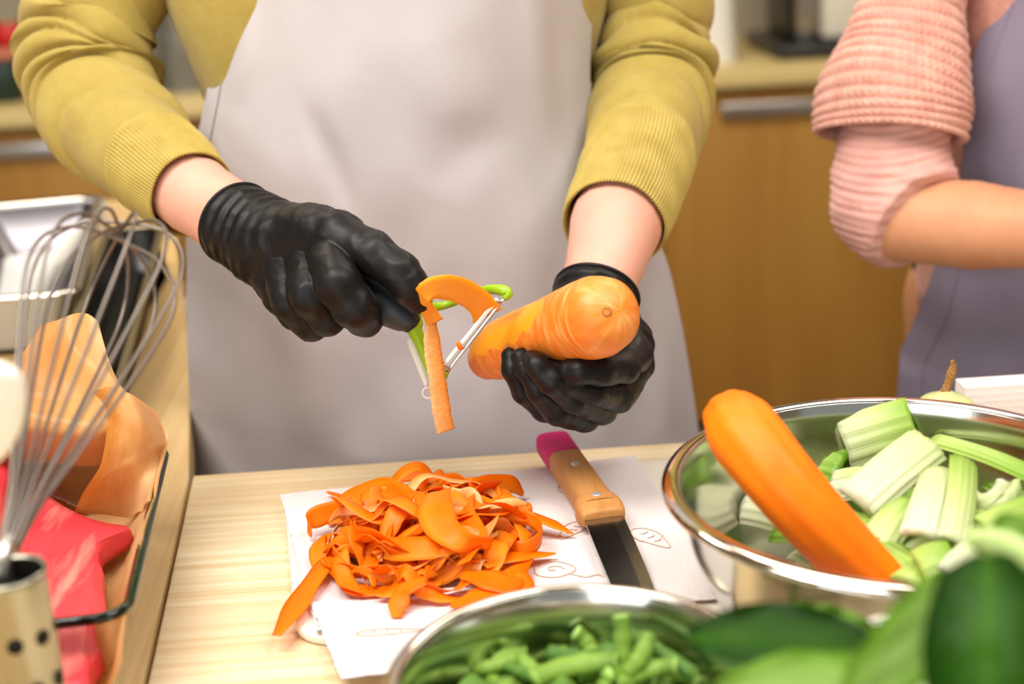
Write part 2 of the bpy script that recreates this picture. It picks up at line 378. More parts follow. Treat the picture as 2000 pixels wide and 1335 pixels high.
M['leaf_dark'] = rampmat('leaf_dark_green', [(0.0, srgb(58, 104, 14)), (0.18, srgb(46, 90, 8)), (1.0, srgb(22, 62, 4))], 'X', 0.35, 0.25, (5, 5), 0.6, 0.004, (14, 14, 1), 0.0, trans=0.15)
M['leaf_bright'] = rampmat('leaf_bright_green', [(0.0, srgb(150, 184, 92)), (1.0, srgb(112, 160, 34))], 'X', 0.35, 0.3, (5, 5), 0.5, 0.003, (14, 14, 1), 0.0, trans=0.35)
for k_ in ('leaf', 'leaf_dark', 'leaf_bright', 'bean', 'bean_dark'): M[k_].node_tree.nodes['Principled BSDF'].inputs['Specular IOR Level'].default_value = 0.22
M['stalk'] = mat('pale_green_stalk', srgb(168, 200, 104), 0.35, col2=srgb(190, 214, 136), scale=10, sss=0.1)
M['towel'] = mat('paper_towel', srgb(222, 214, 214), 0.95, bump=0.0, spec=0.1)
M['print'] = mat('towel_print', srgb(226, 186, 166), 0.95, spec=0.1)
M['mat_white'] = mat('translucent_cutting_mat', srgb(238, 228, 216), 0.35, sss=0.4, sssr=0.01)
M['knife_wood'] = wood('knife_handle_wood', srgb(202, 146, 84), srgb(172, 112, 54), 1, 2.5)
M['magenta'] = mat('magenta_lacquer', srgb(214, 0, 112), 0.5, spec=.3)
M['rivet'] = mat('rivet', (0.6, 0.6, 0.6), 0.35, 0.6)
M['knife_scrape'] = M['blade']
M['paper'] = rampmat('parchment', [(0.0, srgb(216, 144, 58)), (0.5, srgb(232, 180, 108)), (1.0, srgb(242, 206, 150))], 'Y', 0.42, 0.6, (3, 3), 0.3, 0.004, (5, 5, 1), 0.0, trans=0.45)
M['fish'] = mat('raw_red_fish', srgb(206, 54, 66), 0.34, col2=srgb(232, 126, 112), scale=22, stretch=(2.2, 0.35, 1), bump=0.5, bscale=30, bstretch=(2.2, 0.35, 1), bdist=.004, sss=0.3, sssr=0.006, ramp=(0.56, 0.72))
M['onion'] = mat('pale_onion', srgb(186, 196, 130), 0.35, col2=srgb(204, 208, 150), scale=20, stretch=(1, 1, 0.2))
M['stem'] = mat('dry_onion_stem', srgb(186, 140, 76), 0.7, col2=srgb(150, 104, 50), scale=150, stretch=(1, 1, 0.3), bump=0.5, bscale=160)
def towel_relief(m):
    nt = m.node_tree; L = nt.links; p = nt.nodes['Principled BSDF']; tc = N(nt, 'ShaderNodeTexCoord')
    v = N(nt, 'ShaderNodeTexVoronoi', Scale=190); v.inputs['Randomness'].default_value = 0.15; L.new(tc.outputs['Object'], v.inputs['Vector'])
    b = N(nt, 'ShaderNodeBump', Strength=0.55, Distance=0.0009); L.new(v.outputs['Distance'], b.inputs['Height']); L.new(b.outputs[0], p.inputs['Normal'])
towel_relief(M['towel'])
def glass(name, col, rough=0.02):
    m, nt, p = nodes(name); p.inputs['Base Color'].default_value = (*col, 1); p.inputs['Transmission Weight'].default_value = 1; p.inputs['Roughness'].default_value = rough; p.inputs['IOR'].default_value = 1.45
    return m
M['glass'] = glass('clear_glass', (0.93, 0.98, 0.96))
M['glass_rim'] = glass('teal_edge_glass', (0.03, 0.15, 0.16))
M['glass_jar'] = glass('jar_glass', (0.8, 0.82, 0.8), 0.05)

# ------------------------------------------------------------------ room shell
ZT = 0.92            # worktop height
ZC = 0.90            # back counter height
obj('floor', box((-3, -2.6, -0.05), (3, 3.95, 0)), M['floor'], smooth=False, kind='structure')
obj('ceiling', box((-3, -2.6, 2.7), (3, 3.95, 2.75)), M['wall'], smooth=False, kind='structure')
obj('wall_back', box((-3, 3.95, 0), (3, 4.05, 2.7)), M['tile'], smooth=False, kind='structure')
obj('wall_left', box((-3.1, -2.6, 0), (-3, 4.05, 2.7)), M['wall'], smooth=False, kind='structure')
obj('wall_right', box((3, -2.6, 0), (3.1, 4.05, 2.7)), M['wall'], smooth=False, kind='structure')
# back counter: carcass units with doors, one continuous top
def back_unit(x0, x1, lbl, handle=True):
    t = thing('kitchen_cabinet', ((x0 + x1) / 2, 3.60, 0), lbl, 'cabinet')
    obj('body', box((x0, 3.31, 0.03), (x1, 3.94, ZC - 0.04)), M['cabinet'], t, False)
    obj('plinth', box((x0, 3.37, 0), (x1, 3.85, 0.03)), M['dark'], t, False)
    d = obj('door', box((x0 + 0.002, 3.285, 0.03), (x1 - 0.002, 3.307, ZC - 0.055), 0.002), M['cabinet'], t)
    if handle:
        obj('handle', box((x0 + 0.14, 3.268, ZC - 0.112), (x1 - 0.06, 3.287, ZC - 0.078), 0.003), M['steel_soft'], d)
xs = [(-2.4, -1.8), (-1.8, -1.2), (-1.2, -0.62), (-0.62, -0.05), (-0.05, 0.52), (0.52, 1.14), (1.14, 1.80), (1.80, 2.4)]
names = ['outermost', 'second', 'left', 'hidden', 'hidden', 'right', 'second', 'outermost']
cl = ['far left end of the back counter', 'second from the left end of the back counter', 'behind the olive sleeve at left', 'behind the grey apron, left half', 'behind the grey apron, right half', 'between the two cooks', 'behind the cook in pink', 'far right end of the back counter']
for (a, b), c in zip(xs, cl): back_unit(a, b, 'oak kitchen cabinet with metal bar handle, ' + c)
obj('worktop', box((-2.45, 3.25, ZC - 0.04), (2.45, 3.95, ZC), 0.003), M['counter'], label='beige laminate worktop running along the back cabinets', category='worktop')
def simple(name, me, m, label, cat, group=None, **k): return props(obj(name, me, m, **k), label, cat, group)
# things on the back counter
def on_back(x, y, Y): return W(x, y, Y)
p = on_back(1400, 20, 3.42)
t = thing('storage_jar', (p.x, 3.440, ZC), 'white jar on the back counter beside the olive sleeve', 'jar')
obj('body', join([lathe(sm_profile([(0, 0.0), (0.046, 0.0), (0.05, 0.01), (0.045, 0.12), (0.04, 0.17), (0.03, 0.19)], 24), 40, (p.x, 3.440, ZC))]), M['white'], t)
obj('lid', join([lathe([(0, 0.212), (0.032, 0.21), (0.034, 0.2), (0.034, 0.185), (0, 0.185)], 40, (p.x, 3.440, ZC))]), M['cream'], t)
p = on_back(1620, 60, 3.440)
t = thing('coffee_machine', (p.x, 3.520, ZC), 'black coffee machine with pale front panel on the back counter', 'appliance')
obj('base', box((p.x - 0.14, 3.370, ZC), (p.x + 0.16, 3.740, ZC + 0.035), 0.01), M['black'], t)
obj('body', box((p.x - 0.09, 3.480, ZC + 0.035), (p.x + 0.14, 3.720, ZC + 0.36), 0.015), M['black'], t)
obj('front_panel', box((p.x - 0.02, 3.420, ZC + 0.04), (p.x + 0.10, 3.490, ZC + 0.30), 0.01), M['cream'], t)
obj('side_column', box((p.x - 0.075, 3.440, ZC + 0.036), (p.x - 0.03, 3.490, ZC + 0.30), 0.008), M['steel_soft'], t)
for i, (x, y, r, h) in enumerate([(285, 150, 0.05, 0.16), (365, 160, 0.05, 0.15), (325, 80, 0.055, 0.19)]):
    p = W(x, y, 3.44); yy = 3.440 + (0.17 if i == 2 else 0)
    lab = ['grey glass jar on the back counter, nearest the sleeve crook', 'grey glass jar on the back counter, nearest the apron strap', 'taller grey glass jar standing behind the two front jars'][i]
    t = thing('glass_jar', (p.x, yy, ZC), lab, 'jar', 'glass jars on the back counter')
    obj('body', join([lathe(sm_profile([(0, 0.002), (r * 0.95, 0.002), (r, 0.012), (r, h * 0.8), (r * 0.8, h), (r * 0.76, h)], 20) , 36, (p.x, yy, ZC))]), mat('smoky_glass', srgb(120, 118, 108), 0.2), t)
    obj('contents', join([lathe([(0, 0.004), (r * 0.85, 0.004), (r * 0.85, h * 0.6), (0, h * 0.62)], 30, (p.x, yy, ZC))]), mat('dried_herbs', srgb(92, 92, 80), 0.9), t)
    obj('lid', join([lathe([(0, h + 0.02), (r * 0.8, h + 0.018), (r * 0.82, h), (0, h - 0.002)], 36, (p.x, yy, ZC))]), M['steel_soft'], t)
p = W(10, 150, 3.46)
t = thing('green_box', (p.x - 0.03, 3.460, ZC), 'dark green storage crate on the back counter at far left', 'crate')
obj('body', box((p.x - 0.2, 3.380, ZC), (p.x + 0.045, 3.620, ZC + 0.10), 0.006), mat('dark_green_plastic', srgb(10, 40, 22), 0.4), t)
obj('rim', box((p.x - 0.21, 3.370, ZC + 0.10), (p.x + 0.055, 3.630, ZC + 0.12), 0.006), mat('salmon_rim', srgb(206, 120, 92), 0.5), t)
for i, (dx, r) in enumerate([(-0.14, 0.05), (-0.05, 0.045), (0.015, 0.035)]):
    Pb = lathe(sm_profile([(0.001, -r * 0.8), (r * 0.7, -r * 0.75), (r, 0), (r * 0.75, r * 0.7), (r * 0.15, r * 0.62), (0.001, r * 0.55)], 20), 32, (p.x + dx, 3.490, ZC + 0.12 + r * 0.8))
    t2 = thing('tomato', (p.x + dx, 3.490, ZC + 0.12), ['red tomato at the outer end on the green crate', 'red tomato in the middle on the green crate', 'smallest red tomato, nearest the sleeve on the green crate'][i], 'tomato', 'tomatoes on the green crate')
    obj('flesh', join([Pb]), mat('tomato_red', srgb(208, 40, 40), 0.3), t2)
    obj('stalk', join([tube([(p.x + dx, 3.490, ZC + 0.12 + r * 1.3), (p.x + dx, 3.492, ZC + 0.12 + r * 1.55), (p.x + dx + 0.003, 3.495, ZC + 0.13 + r * 1.7)], 0.003, 6, 6, ref=(1, 0, 0))]), M['stalk'], t2)

# ------------------------------------------------------------------ island with its two pine worktops
isl = thing('island_base', (0.5, 0.5, 0), 'pale kitchen island base under the pine worktops', 'cabinet')
obj('body', box((-0.17, -0.25, 0.08), (1.45, 0.97, ZT - 0.042)), M['cream'], isl, False)
obj('plinth', box((-0.15, -0.2, 0), (1.4, 0.92, 0.08)), M['dark'], isl, False)
for i in range(3):
    obj('side_panel', box((-0.16 + i * 0.53, 0.97, 0.1), (0.36 + i * 0.53, 0.985, ZT - 0.05), 0.002), M['cream'], isl)
a, b, c, d = H(377, 927, ZT), H(287, 1335, ZT), H(1400, 858, ZT), None
sl = (c - a).normalized(); far_r = a + sl * 1.7; dn = (b - a).normalized()
fr = a + dn * 1.35; nr = far_r + dn * 1.35
obj('worktop', prism([a - Vector((0, 0, .04)), far_r - Vector((0, 0, .04)), nr - Vector((0, 0, .04)), fr - Vector((0, 0, .04))], 0.04, 0.002, 2), M['pine'],
    label='pale pine worktop with grain running across, under the peelings', category='worktop')
g = Vector((-0.003, 0, 0))
e1 = H(371, 700, ZT); e2 = H(345, 470, ZT); e3 = e2 + (e2 - e1)*0.6
lw = [a + g, e1, e2, e3, e3 - Vector((0.75, 0, 0)), fr - Vector((0.95, 0, 0)), fr + g]
obj('worktop', prism([q - Vector((0, 0, .042)) for q in lw][::-1], 0.04, 0.002, 2), M['pine_side'],
    label='darker pine worktop at left with grain running lengthways, under the trays', category='worktop')
isl2 = thing('side_base', (-0.65, 0.7, 0), 'pale base cabinet under the left pine worktop', 'cabinet')
obj('body', box((-1.0, -0.2, 0.08), (-0.33, 1.75, ZT - 0.044)), M['cream'], isl2, False)
obj('plinth', box((-0.98, -0.15, 0), (-0.36, 1.7, 0.08)), M['dark'], isl2, False)
for i in range(3): obj('side_panel', box((-0.33, -0.15 + i * 0.62, 0.1), (-0.318, 0.46 + i * 0.62, ZT - 0.05), 0.002), M['cream'], isl2)

# ------------------------------------------------------------------ trays at left
def tray(name, corners, zb, zt, label, cat, m_in, m_rim, m_out, taper=0.02, rr=0.02, lip=0.012, n=10, partname='basin'):
    """rounded open tray, corners = rim corners (world xy) counter-clockwise"""
    cs = [Vector((q.x, q.y, 0)) for q in corners]; cen = sum(cs, Vector()) / len(cs)
    def ring(off, z, r):
        out = []
        for i, q in enumerate(cs):
            pr, nx = cs[i - 1], cs[(i + 1) % len(cs)]
            d1 = (pr - q).normalized(); d2 = (nx - q).normalized(); bis = (d1 + d2).normalized()
            half = math.acos(max(-1, min(1, d1.dot(d2)))) / 2
            q2 = q + bis * off / math.sin(half)
            L = r / math.tan(half)
            A, B = q2 + d1 * L, q2 + d2 * L
            for k in range(n + 1):
                u = k / n; out.append((A * (1 - u) ** 2 + q2 * 2 * u * (1 - u) + B * u * u) + Vector((0, 0, z)))
        return [list(v) for v in out]
    t = thing(name, (cen.x, cen.y, zb), label, cat)
    P = [ring(lip + taper + 0.004, zb + 0.003, rr), ring(lip + taper, zb + 0.006, rr * 1.1), ring(lip + 0.002, zt - 0.003, rr), ring(lip, zt - 0.0005, rr)]
    Q = [ring(lip + 0.0025, zt - 0.004, rr), ring(lip + taper + 0.003, zb + 0.002, rr), ring(lip + taper + 0.006, zb, rr)]
    if m_in is m_out: obj(partname, join([grid(np.array(P + Q), True, True)]), m_in, t)
    else:
        def ctr(Rg): c_ = np.array(Rg).mean(0); return [list(c_ + (np.array(q) - c_) * .002) for q in Rg]
        obj(partname, join([grid(np.array([ctr(P[0])] + P), True)]), m_in, t)
        obj('outer_shell', join([grid(np.array(Q + [ctr(Q[-1])]), True)]), m_out, t)
    obj('rim', join([grid(np.array([ring(lip + 0.001, zt - 0.001, rr), ring(lip * 0.8, zt + 0.0015, rr), ring(lip * 0.25, zt + 0.0012, rr * 1.2), ring(0, zt - 0.0015, rr * 1.3), ring(lip * 0.3, zt - 0.004, rr * 1.2), ring(lip + 0.001, zt - 0.001, rr)]), True)]), m_rim, t)
    return t
z = 0.985
tray('serving_tray', [H(-120, 592, z), H(160, 572, z), H(205, 378, z), H(-60, 402, z)], ZT, z, 'bright steel food tray at far left behind the whisk', 'tray', mat('steel_bright_reflection', srgb(214, 216, 218), 0.3), M['steel'], mat('steel_dark_reflection', (0.16, 0.15, 0.16), 0.3, 1.0), 0.02, 0.02, 0.012)  # one steel tray; its bright and dark reflections are put into two colours
obj('divider', box((H(30, 560, z).x - 0.002, 1.42, ZT + 0.008), (H(30, 560, z).x, 1.78, z - 0.004)), M['white'], None)
o = bpy.data.objects['divider']; par = [q for q in bpy.data.objects if q.name.startswith('serving_tray')][0]
o.location -= par.location; o.parent = par
z = 0.975
tray('loaf_pan', [H(50, 860, z), H(215, 850, z), H(325, 440, z), H(205, 436, z)], ZT, z, 'deep dark roasting pan with rounded end behind the parchment', 'pan', M['dark'], mat('steel_rim_tan_reflection', (0.42, 0.36, 0.22), 0.35, 1.0), M['black'], 0.005, 0.034, 0.008)  # the rim's tan is a reflection in steel, put into its colour

# ------------------------------------------------------------------ glass dish, parchment, fish
z = 0.985
ds = [H(258, 1200, z), H(334, 866, z), H(334, 866, z) + Vector((-0.34, 0.03, 0)), H(258, 1200, z) + Vector((-0.34, -0.04, 0))]
t = tray('baking_dish', ds, ZT, z, 'clear glass baking dish with teal rim lined with parchment', 'dish', M['glass'], M['glass_rim'], M['glass'], 0.014, 0.018, 0.0052)
def paper_sheet(name, rows, label, n=60, m=60, amp=0.004, seed=1):
    C = np.array([[list(q) for q in r] for r in rows]); a, b, _ = C.shape
    A = crom(C.reshape(a, -1), n).reshape(n, b, 3)
    G = np.stack([crom(A[i], m) for i in range(n)])
    for i in range(n):
        for j in range(m):
            p_ = Vector(G[i, j]) * 16 + Vector((seed * 7.1, 0, 0))
            v = abs(mnoise.noise(p_)) * 2 + 0.5 * abs(mnoise.noise(p_ * 2.3))
            G[i, j, 2] += amp * v; G[i, j, 1] -= amp * v * 0.6
    Nn = np.cross(np.gradient(G, axis=0), np.gradient(G, axis=1)); Nn = norm(Nn) * 0.0004
    V1, F1, U1 = grid(G + Nn); V2, F2, _ = grid(G - Nn)
    return join([(V1, F1, U1), (V2, [q[::-1] for q in F2], U1)])
rows = [[H(40, 1400, .945), H(110, 1395, .94), H(175, 1375, .94), H(215, 1340, .945), H(238, 1300, .965)],
        [H(10, 1210, .94), H(90, 1200, .935), H(170, 1200, .935), H(228, 1210, .94), H(252, 1200, .978)],
        [H(-20, 1080, .94), H(70, 1070, .935), H(165, 1060, .935), H(250, 1050, .942), H(290, 1030, .984)],
        [H(-60, 960, .952), H(70, 950, .950), H(180, 950, .950), H(262, 930, .96), H(322, 895, .992)],
        [W(-60, 860, .885), W(60, 850, .88), W(180, 860, .875), W(265, 850, .885), W(329, 850, .90)],
        [W(-30, 765, .895), W(70, 765, .90), W(165, 775, .90), W(225, 775, .905), W(280, 798, .905)],
        [W(45, 700, .92), W(90, 690, .925), W(145, 688, .93), W(190, 695, .925), W(228, 742, .92)],
        [W(82, 640, .94), W(108, 628, .945), W(145, 618, .95), W(172, 618, .945), W(192, 632, .94)]]
simple('parchment_sheet', paper_sheet('p', rows, ''), M['paper'], 'orange-brown parchment paper standing crumpled in the glass dish', 'paper')
rows2 = [[H(150, 1010, .952), H(205, 1010, .952), H(262, 1010, .955), H(296, 985, .985)],
         [W(200, 900, .86), W(235, 905, .855), W(272, 915, .86), W(312, 905, .88)],
         [W(215, 820, .875), W(245, 835, .865), W(285, 850, .865), W(324, 862, .885)],
         [W(185, 775, .89), W(225, 770, .88), W(262, 785, .875), W(308, 812, .89)]]
simple('parchment_sheet', paper_sheet('p', rows2, '', 40, 40, 0.005, 5), M['paper'], 'folded flap of parchment leaning on the right wall of the glass dish', 'paper')
fo = [(-60, 990), (20, 978), (66, 985), (92, 992), (130, 1018), (175, 1040), (214, 1052), (262, 1062), (228, 1085), (203, 1104), (200, 1130), (208, 1150), (206, 1180), (213, 1225), (203, 1270), (205, 1310), (185, 1340), (150, 1420), (-80, 1420)]
def fillet(pts, zb, h, name, label, n=20):
    c = crom([list(H(x, y, zb)) for x, y in pts + [pts[0]]], 120)[:-1]
    cen = c.mean(0)
    R_ = []
    for s_, zz in [(1.0, 0.0), (1.0, h * 0.35), (0.985, h * 0.75), (0.95, h), (0.8, h * 1.1), (0.55, h * 1.2), (0.25, h * 1.15), (0.02, h * 1.15)]:
        q = cen + (c - cen) * s_; q[:, 2] = zb + zz; R_.append(q)
    return simple(name, join([grid(np.array(R_), True, True)]), M['fish'], label, 'fish')
fillet(fo, 0.948, 0.013, 'fish_fillet', 'large raw red fish fillet lying on parchment in the glass dish')
fo2 = [(-40, 900), (10, 912), (32, 950), (24, 1000), (5, 1040), (-50, 1050)]
fillet(fo2, 0.962, 0.02, 'fish_fillet', 'smaller curled red fish piece behind the whisk wires')

# ------------------------------------------------------------------ utensil holder, whisk, spatula
hc = Vector((-0.2035, 0.60, ZT)); hr = 0.0165; zt = 1.06
def holder():
    t = thing('utensil_holder', hc, 'perforated steel utensil cylinder at the lower left corner', 'holder')
    prof = [(0.001, 0.004), (hr - 0.002, 0.004), (hr - 0.0012, 0.01), (hr - 0.0012, zt - ZT - 0.002), (hr, zt - ZT), (hr + 0.001, zt - ZT - 0.002), (hr, zt - ZT - 0.005), (hr, 0.0), (0.001, 0.0)]
    obj('cup', join([lathe(prof[:4], 64, hc)]), M['dark'], t)  # inside of the steel cylinder, its shade put into a dark colour
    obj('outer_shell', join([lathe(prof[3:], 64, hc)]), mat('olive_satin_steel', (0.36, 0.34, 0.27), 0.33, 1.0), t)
    for k in range(5):
        for j in range(8):
            a_ = j * 2 * math.pi / 8 + (k % 2) * math.pi / 8 + .2; z_ = ZT + 0.014 + k * 0.024
            ctr = hc + Vector((math.cos(a_), math.sin(a_), 0)) * hr; ctr.z = z_
            e = Vector((-math.sin(a_), math.cos(a_), 0)); nn = Vector((math.cos(a_), math.sin(a_), 0))
            P = [[list(ctr + nn * (0.0004 if q else -0.001) + e * math.cos(b_) * 0.0036 * 1 + Vector((0, 0, 1)) * math.sin(b_) * 0.0036 - nn * (math.cos(b_) ** 2) * 0.0003) for b_ in np.linspace(0, 2 * math.pi, 16, endpoint=False)] for q in (0, 1)]
            obj('hole_shade', join([grid(np.array(P), True, True)]), M['dark'], t)  # dark disc on the wall, painted as the shade in an open hole
hr = rad(H(12, 1108, zt), 72)
hc = H(14, 1112, zt); hc.z = ZT
holder()
wb = W(14, 1075, 0.602); wt = W(243, 436, 0.755)
ax_ = (wt - wb); Lw = ax_.length; ax = ax_.normalized()
side = ax.cross(Vector((0, -1, 0.3))).normalized(); up = side.cross(ax).normalized()
t = thing('balloon_whisk', wb, 'steel balloon whisk standing head up in the utensil cylinder', 'whisk')
rmax = 0.0385
for k in range(6):
    ph = math.pi * k / 6 + 0.12
    dvec = side * math.cos(ph) + up * math.sin(ph)
    sc = 1 - 0.012 * k
    pts = []
    for q in [(-0.002, 0.1), (0.15, 0.20), (0.32, 0.42), (0.5, 0.66), (0.68, 0.88), (0.82, 1.0), (0.92, 0.92), (0.985, 0.6), (1.0, 0.2)]:
        pts.append(wb + ax * Lw * q[0] * sc + dvec * rmax * q[1])
    for q in [(1.0, -0.2), (0.985, -0.6), (0.92, -0.92), (0.82, -1.0), (0.68, -0.88), (0.5, -0.66), (0.32, -0.42), (0.15, -0.20), (-0.002, -0.1)]:
        pts.append(wb + ax * Lw * q[0] * sc + dvec * rmax * q[1])
    nref = side * (-math.sin(ph)) + up * math.cos(ph)
    obj('wire_loop', join([tube(pts, 0.00105, 120, 8, ref=tuple(nref))]), M['wire'], t)
hb = hc + Vector((-0.001, 0.004, 0.012))
obj('handle', join([tube([wb + ax * 0.01, wb - ax * 0.01, wb.lerp(hb, 0.35), wb.lerp(hb, 0.7), hb], 0.006, 30, 16, ref=(1, 0, 0), radii=[0.0042, 0.0055, 0.0065, 0.0065, 0.005])]), M['steel_soft'], t)
t = thing('white_spatula', hc + Vector((-0.0115, -0.003, 0.02)), 'white spatula standing in the utensil cylinder at the left edge', 'spatula')
sp_c = W(-14, 778, 0.56); pt_ = Vector((hc.x - hr * .8, hc.y, zt)); sb = pt_ + (pt_ - sp_c) * .12
d_ = (sp_c - sb).normalized(); sd = d_.cross(Vector((0, -1, 0))).normalized(); dp = sd.cross(d_)
hd = []
for u, w_, th_ in [(-0.032, 0.004, 0.004), (-0.026, 0.008, 0.004), (-0.012, 0.0125, 0.0045), (0, 0.0135, 0.005), (0.010, 0.0125, 0.0045), (0.0155, 0.009, 0.004), (0.018, 0.002, 0.001)]:
    hd.append([list(sp_c + d_ * u + sd * math.cos(a_) * w_ + dp * math.sin(a_) * th_) for a_ in np.linspace(0, 2 * math.pi, 20, endpoint=False)])
hd = crom(np.array(hd).reshape(len(hd), -1), 24).reshape(24, 20, 3)
obj('head', gmesh(hd, True, True), M['white'], t)
obj('handle', join([tube([sp_c - d_ * 0.028, sp_c - d_ * 0.08, sb.lerp(sp_c, 0.25), sb], 0.003, 20, 12, ref=(1, 0, 0))]), M['white'], t)

# ------------------------------------------------------------------ cutting mat, paper towels
def corner_poly(pts, r, z):
    cs = [Vector((H(x, y, z))) for x, y in pts]; out = []
    for i, q in enumerate(cs):
        d1 = (cs[i - 1] - q).normalized(); d2 = (cs[(i + 1) % len(cs)] - q).normalized()
        for k in range(7):
            u = k / 6; out.append(q + d1 * r * (1 - u) ** 2 + d2 * r * u * u)
    return out
simple('cutting_mat', prism(corner_poly([(580, 1262), (1470, 1262), (1330, 905), (555, 985)], 0.022, ZT + 0.0005), 0.006, 0.002, 3), M['mat_white'], 'translucent white plastic cutting mat under the paper towels', 'cutting mat')
def towel(c4, z, label, seed):
    a, b, c, d = [np.array(list(H(x, y, z))) for x, y in c4]
    n, m = 70, 70; u = np.linspace(0, 1, n)[:, None, None]; v = np.linspace(0, 1, m)[None, :, None]
    G = (a * (1 - u) * (1 - v) + b * u * (1 - v) + c * u * v + d * (1 - u) * v)
    for i in range(n):
        for j in range(m):
            p_ = Vector(G[i, j]) * 14 + Vector((seed, 0, 0)); G[i, j, 2] += 0.0014 * (mnoise.noise(p_) + 0.6)
            if i in (0, n - 1) or j in (0, m - 1): G[i, j, :2] += 0.0008 * mnoise.noise(p_ * 20)
    V1, F1, U1 = grid(G); Gb = G.copy(); Gb[..., 2] -= 0.0009; V2, F2, _ = grid(Gb)
    t = simple('paper_towel', join([(V1, F1, U1), (V2, [q[::-1] for q in F2], U1)]), M['towel'], label, 'paper towel')
    def at(u_, v_):
        i = min(n - 1.001, max(0, u_ * (n - 1))); j = min(m - 1.001, max(0, v_ * (m - 1)))
        i0, j0 = int(i), int(j); fi, fj = i - i0, j - j0
        return (G[i0, j0] * (1 - fi) * (1 - fj) + G[i0 + 1, j0] * fi * (1 - fj) + G[i0, j0 + 1] * (1 - fi) * fj + G[i0 + 1, j0 + 1] * fi * fj) + np.array([0, 0, 0.0007])
    return t, at
def print_motif(t, at, cu, cv, s, rot, kind):
    paths = []
    A = np.linspace(0, 2 * math.pi, 40)
    if kind == 0:      # leafy carrot outline
        paths.append([(0.9 * math.cos(a) + (0.25 if math.cos(a) < 0 else 0), 0.32 * math.sin(a) * (1 - 0.45 * math.cos(a))) for a in A])
        for x_ in (-0.3, 0.0, 0.3): paths.append([(x_, -0.18), (x_ + 0.06, -0.05), (x_ + 0.05, 0.08)])
    else:              # round outline with swirl
        paths.append([(0.5 * math.cos(a) * (1 + 0.1 * math.cos(3 * a)), 0.5 * math.sin(a)) for a in A])
        paths.append([(0.25 * math.cos(a) * a / 6, 0.25 * math.sin(a) * a / 6) for a in A])
        paths.append([(0.4, 0.3), (0.8, 0.5), (1.1, 0.35), (1.3, 0.6)])
    gs = []
    for pth in paths:
        C = []
        for x_, y_ in pth:
            C.append(at(cu + s * (x_ * math.cos(rot) - y_ * math.sin(rot)), cv + s * (x_ * math.sin(rot) + y_ * math.cos(rot))))
        C = crom(C, 60); Wd = np.cross(norm(np.gradient(C, axis=0)), np.array([0, 0, 1.0]))
        gs.append(grid(ribbon(C, Wd, np.full(60, 0.00045), 0.0002), True, True))
    obj('printed_outline', join(gs), M['print'], t)
t1, at1 = towel([(548, 968), (1240, 893), (1425, 1170), (618, 1235)], ZT + 0.0085, 'white embossed paper towel spread under the carrot peelings and knife', 1)
for q in [(0.78, 0.2, 0.09, 0.3, 1), (0.9, 0.6, 0.1, 1.2, 0), (0.62, 0.75, 0.1, 0.2, 1), (0.13, 0.25, 0.08, 0.8, 1), (0.72, 0.5, 0.08, 2.2, 0), (0.2, 0.72, 0.09, 0.1, 1)]: print_motif(t1, at1, *q)
t2, at2 = towel([(607, 1180), (1300, 1120), (1420, 1250), (666, 1325)], ZT + 0.0105, 'nearest white paper towel with pointed corner by the bean bowl', 2)
for q in [(0.16, 0.5, 0.12, 0.15, 0), (0.45, 0.35, 0.1, 0.9, 1)]: print_motif(t2, at2, *q)
TZ = ZT + 0.011

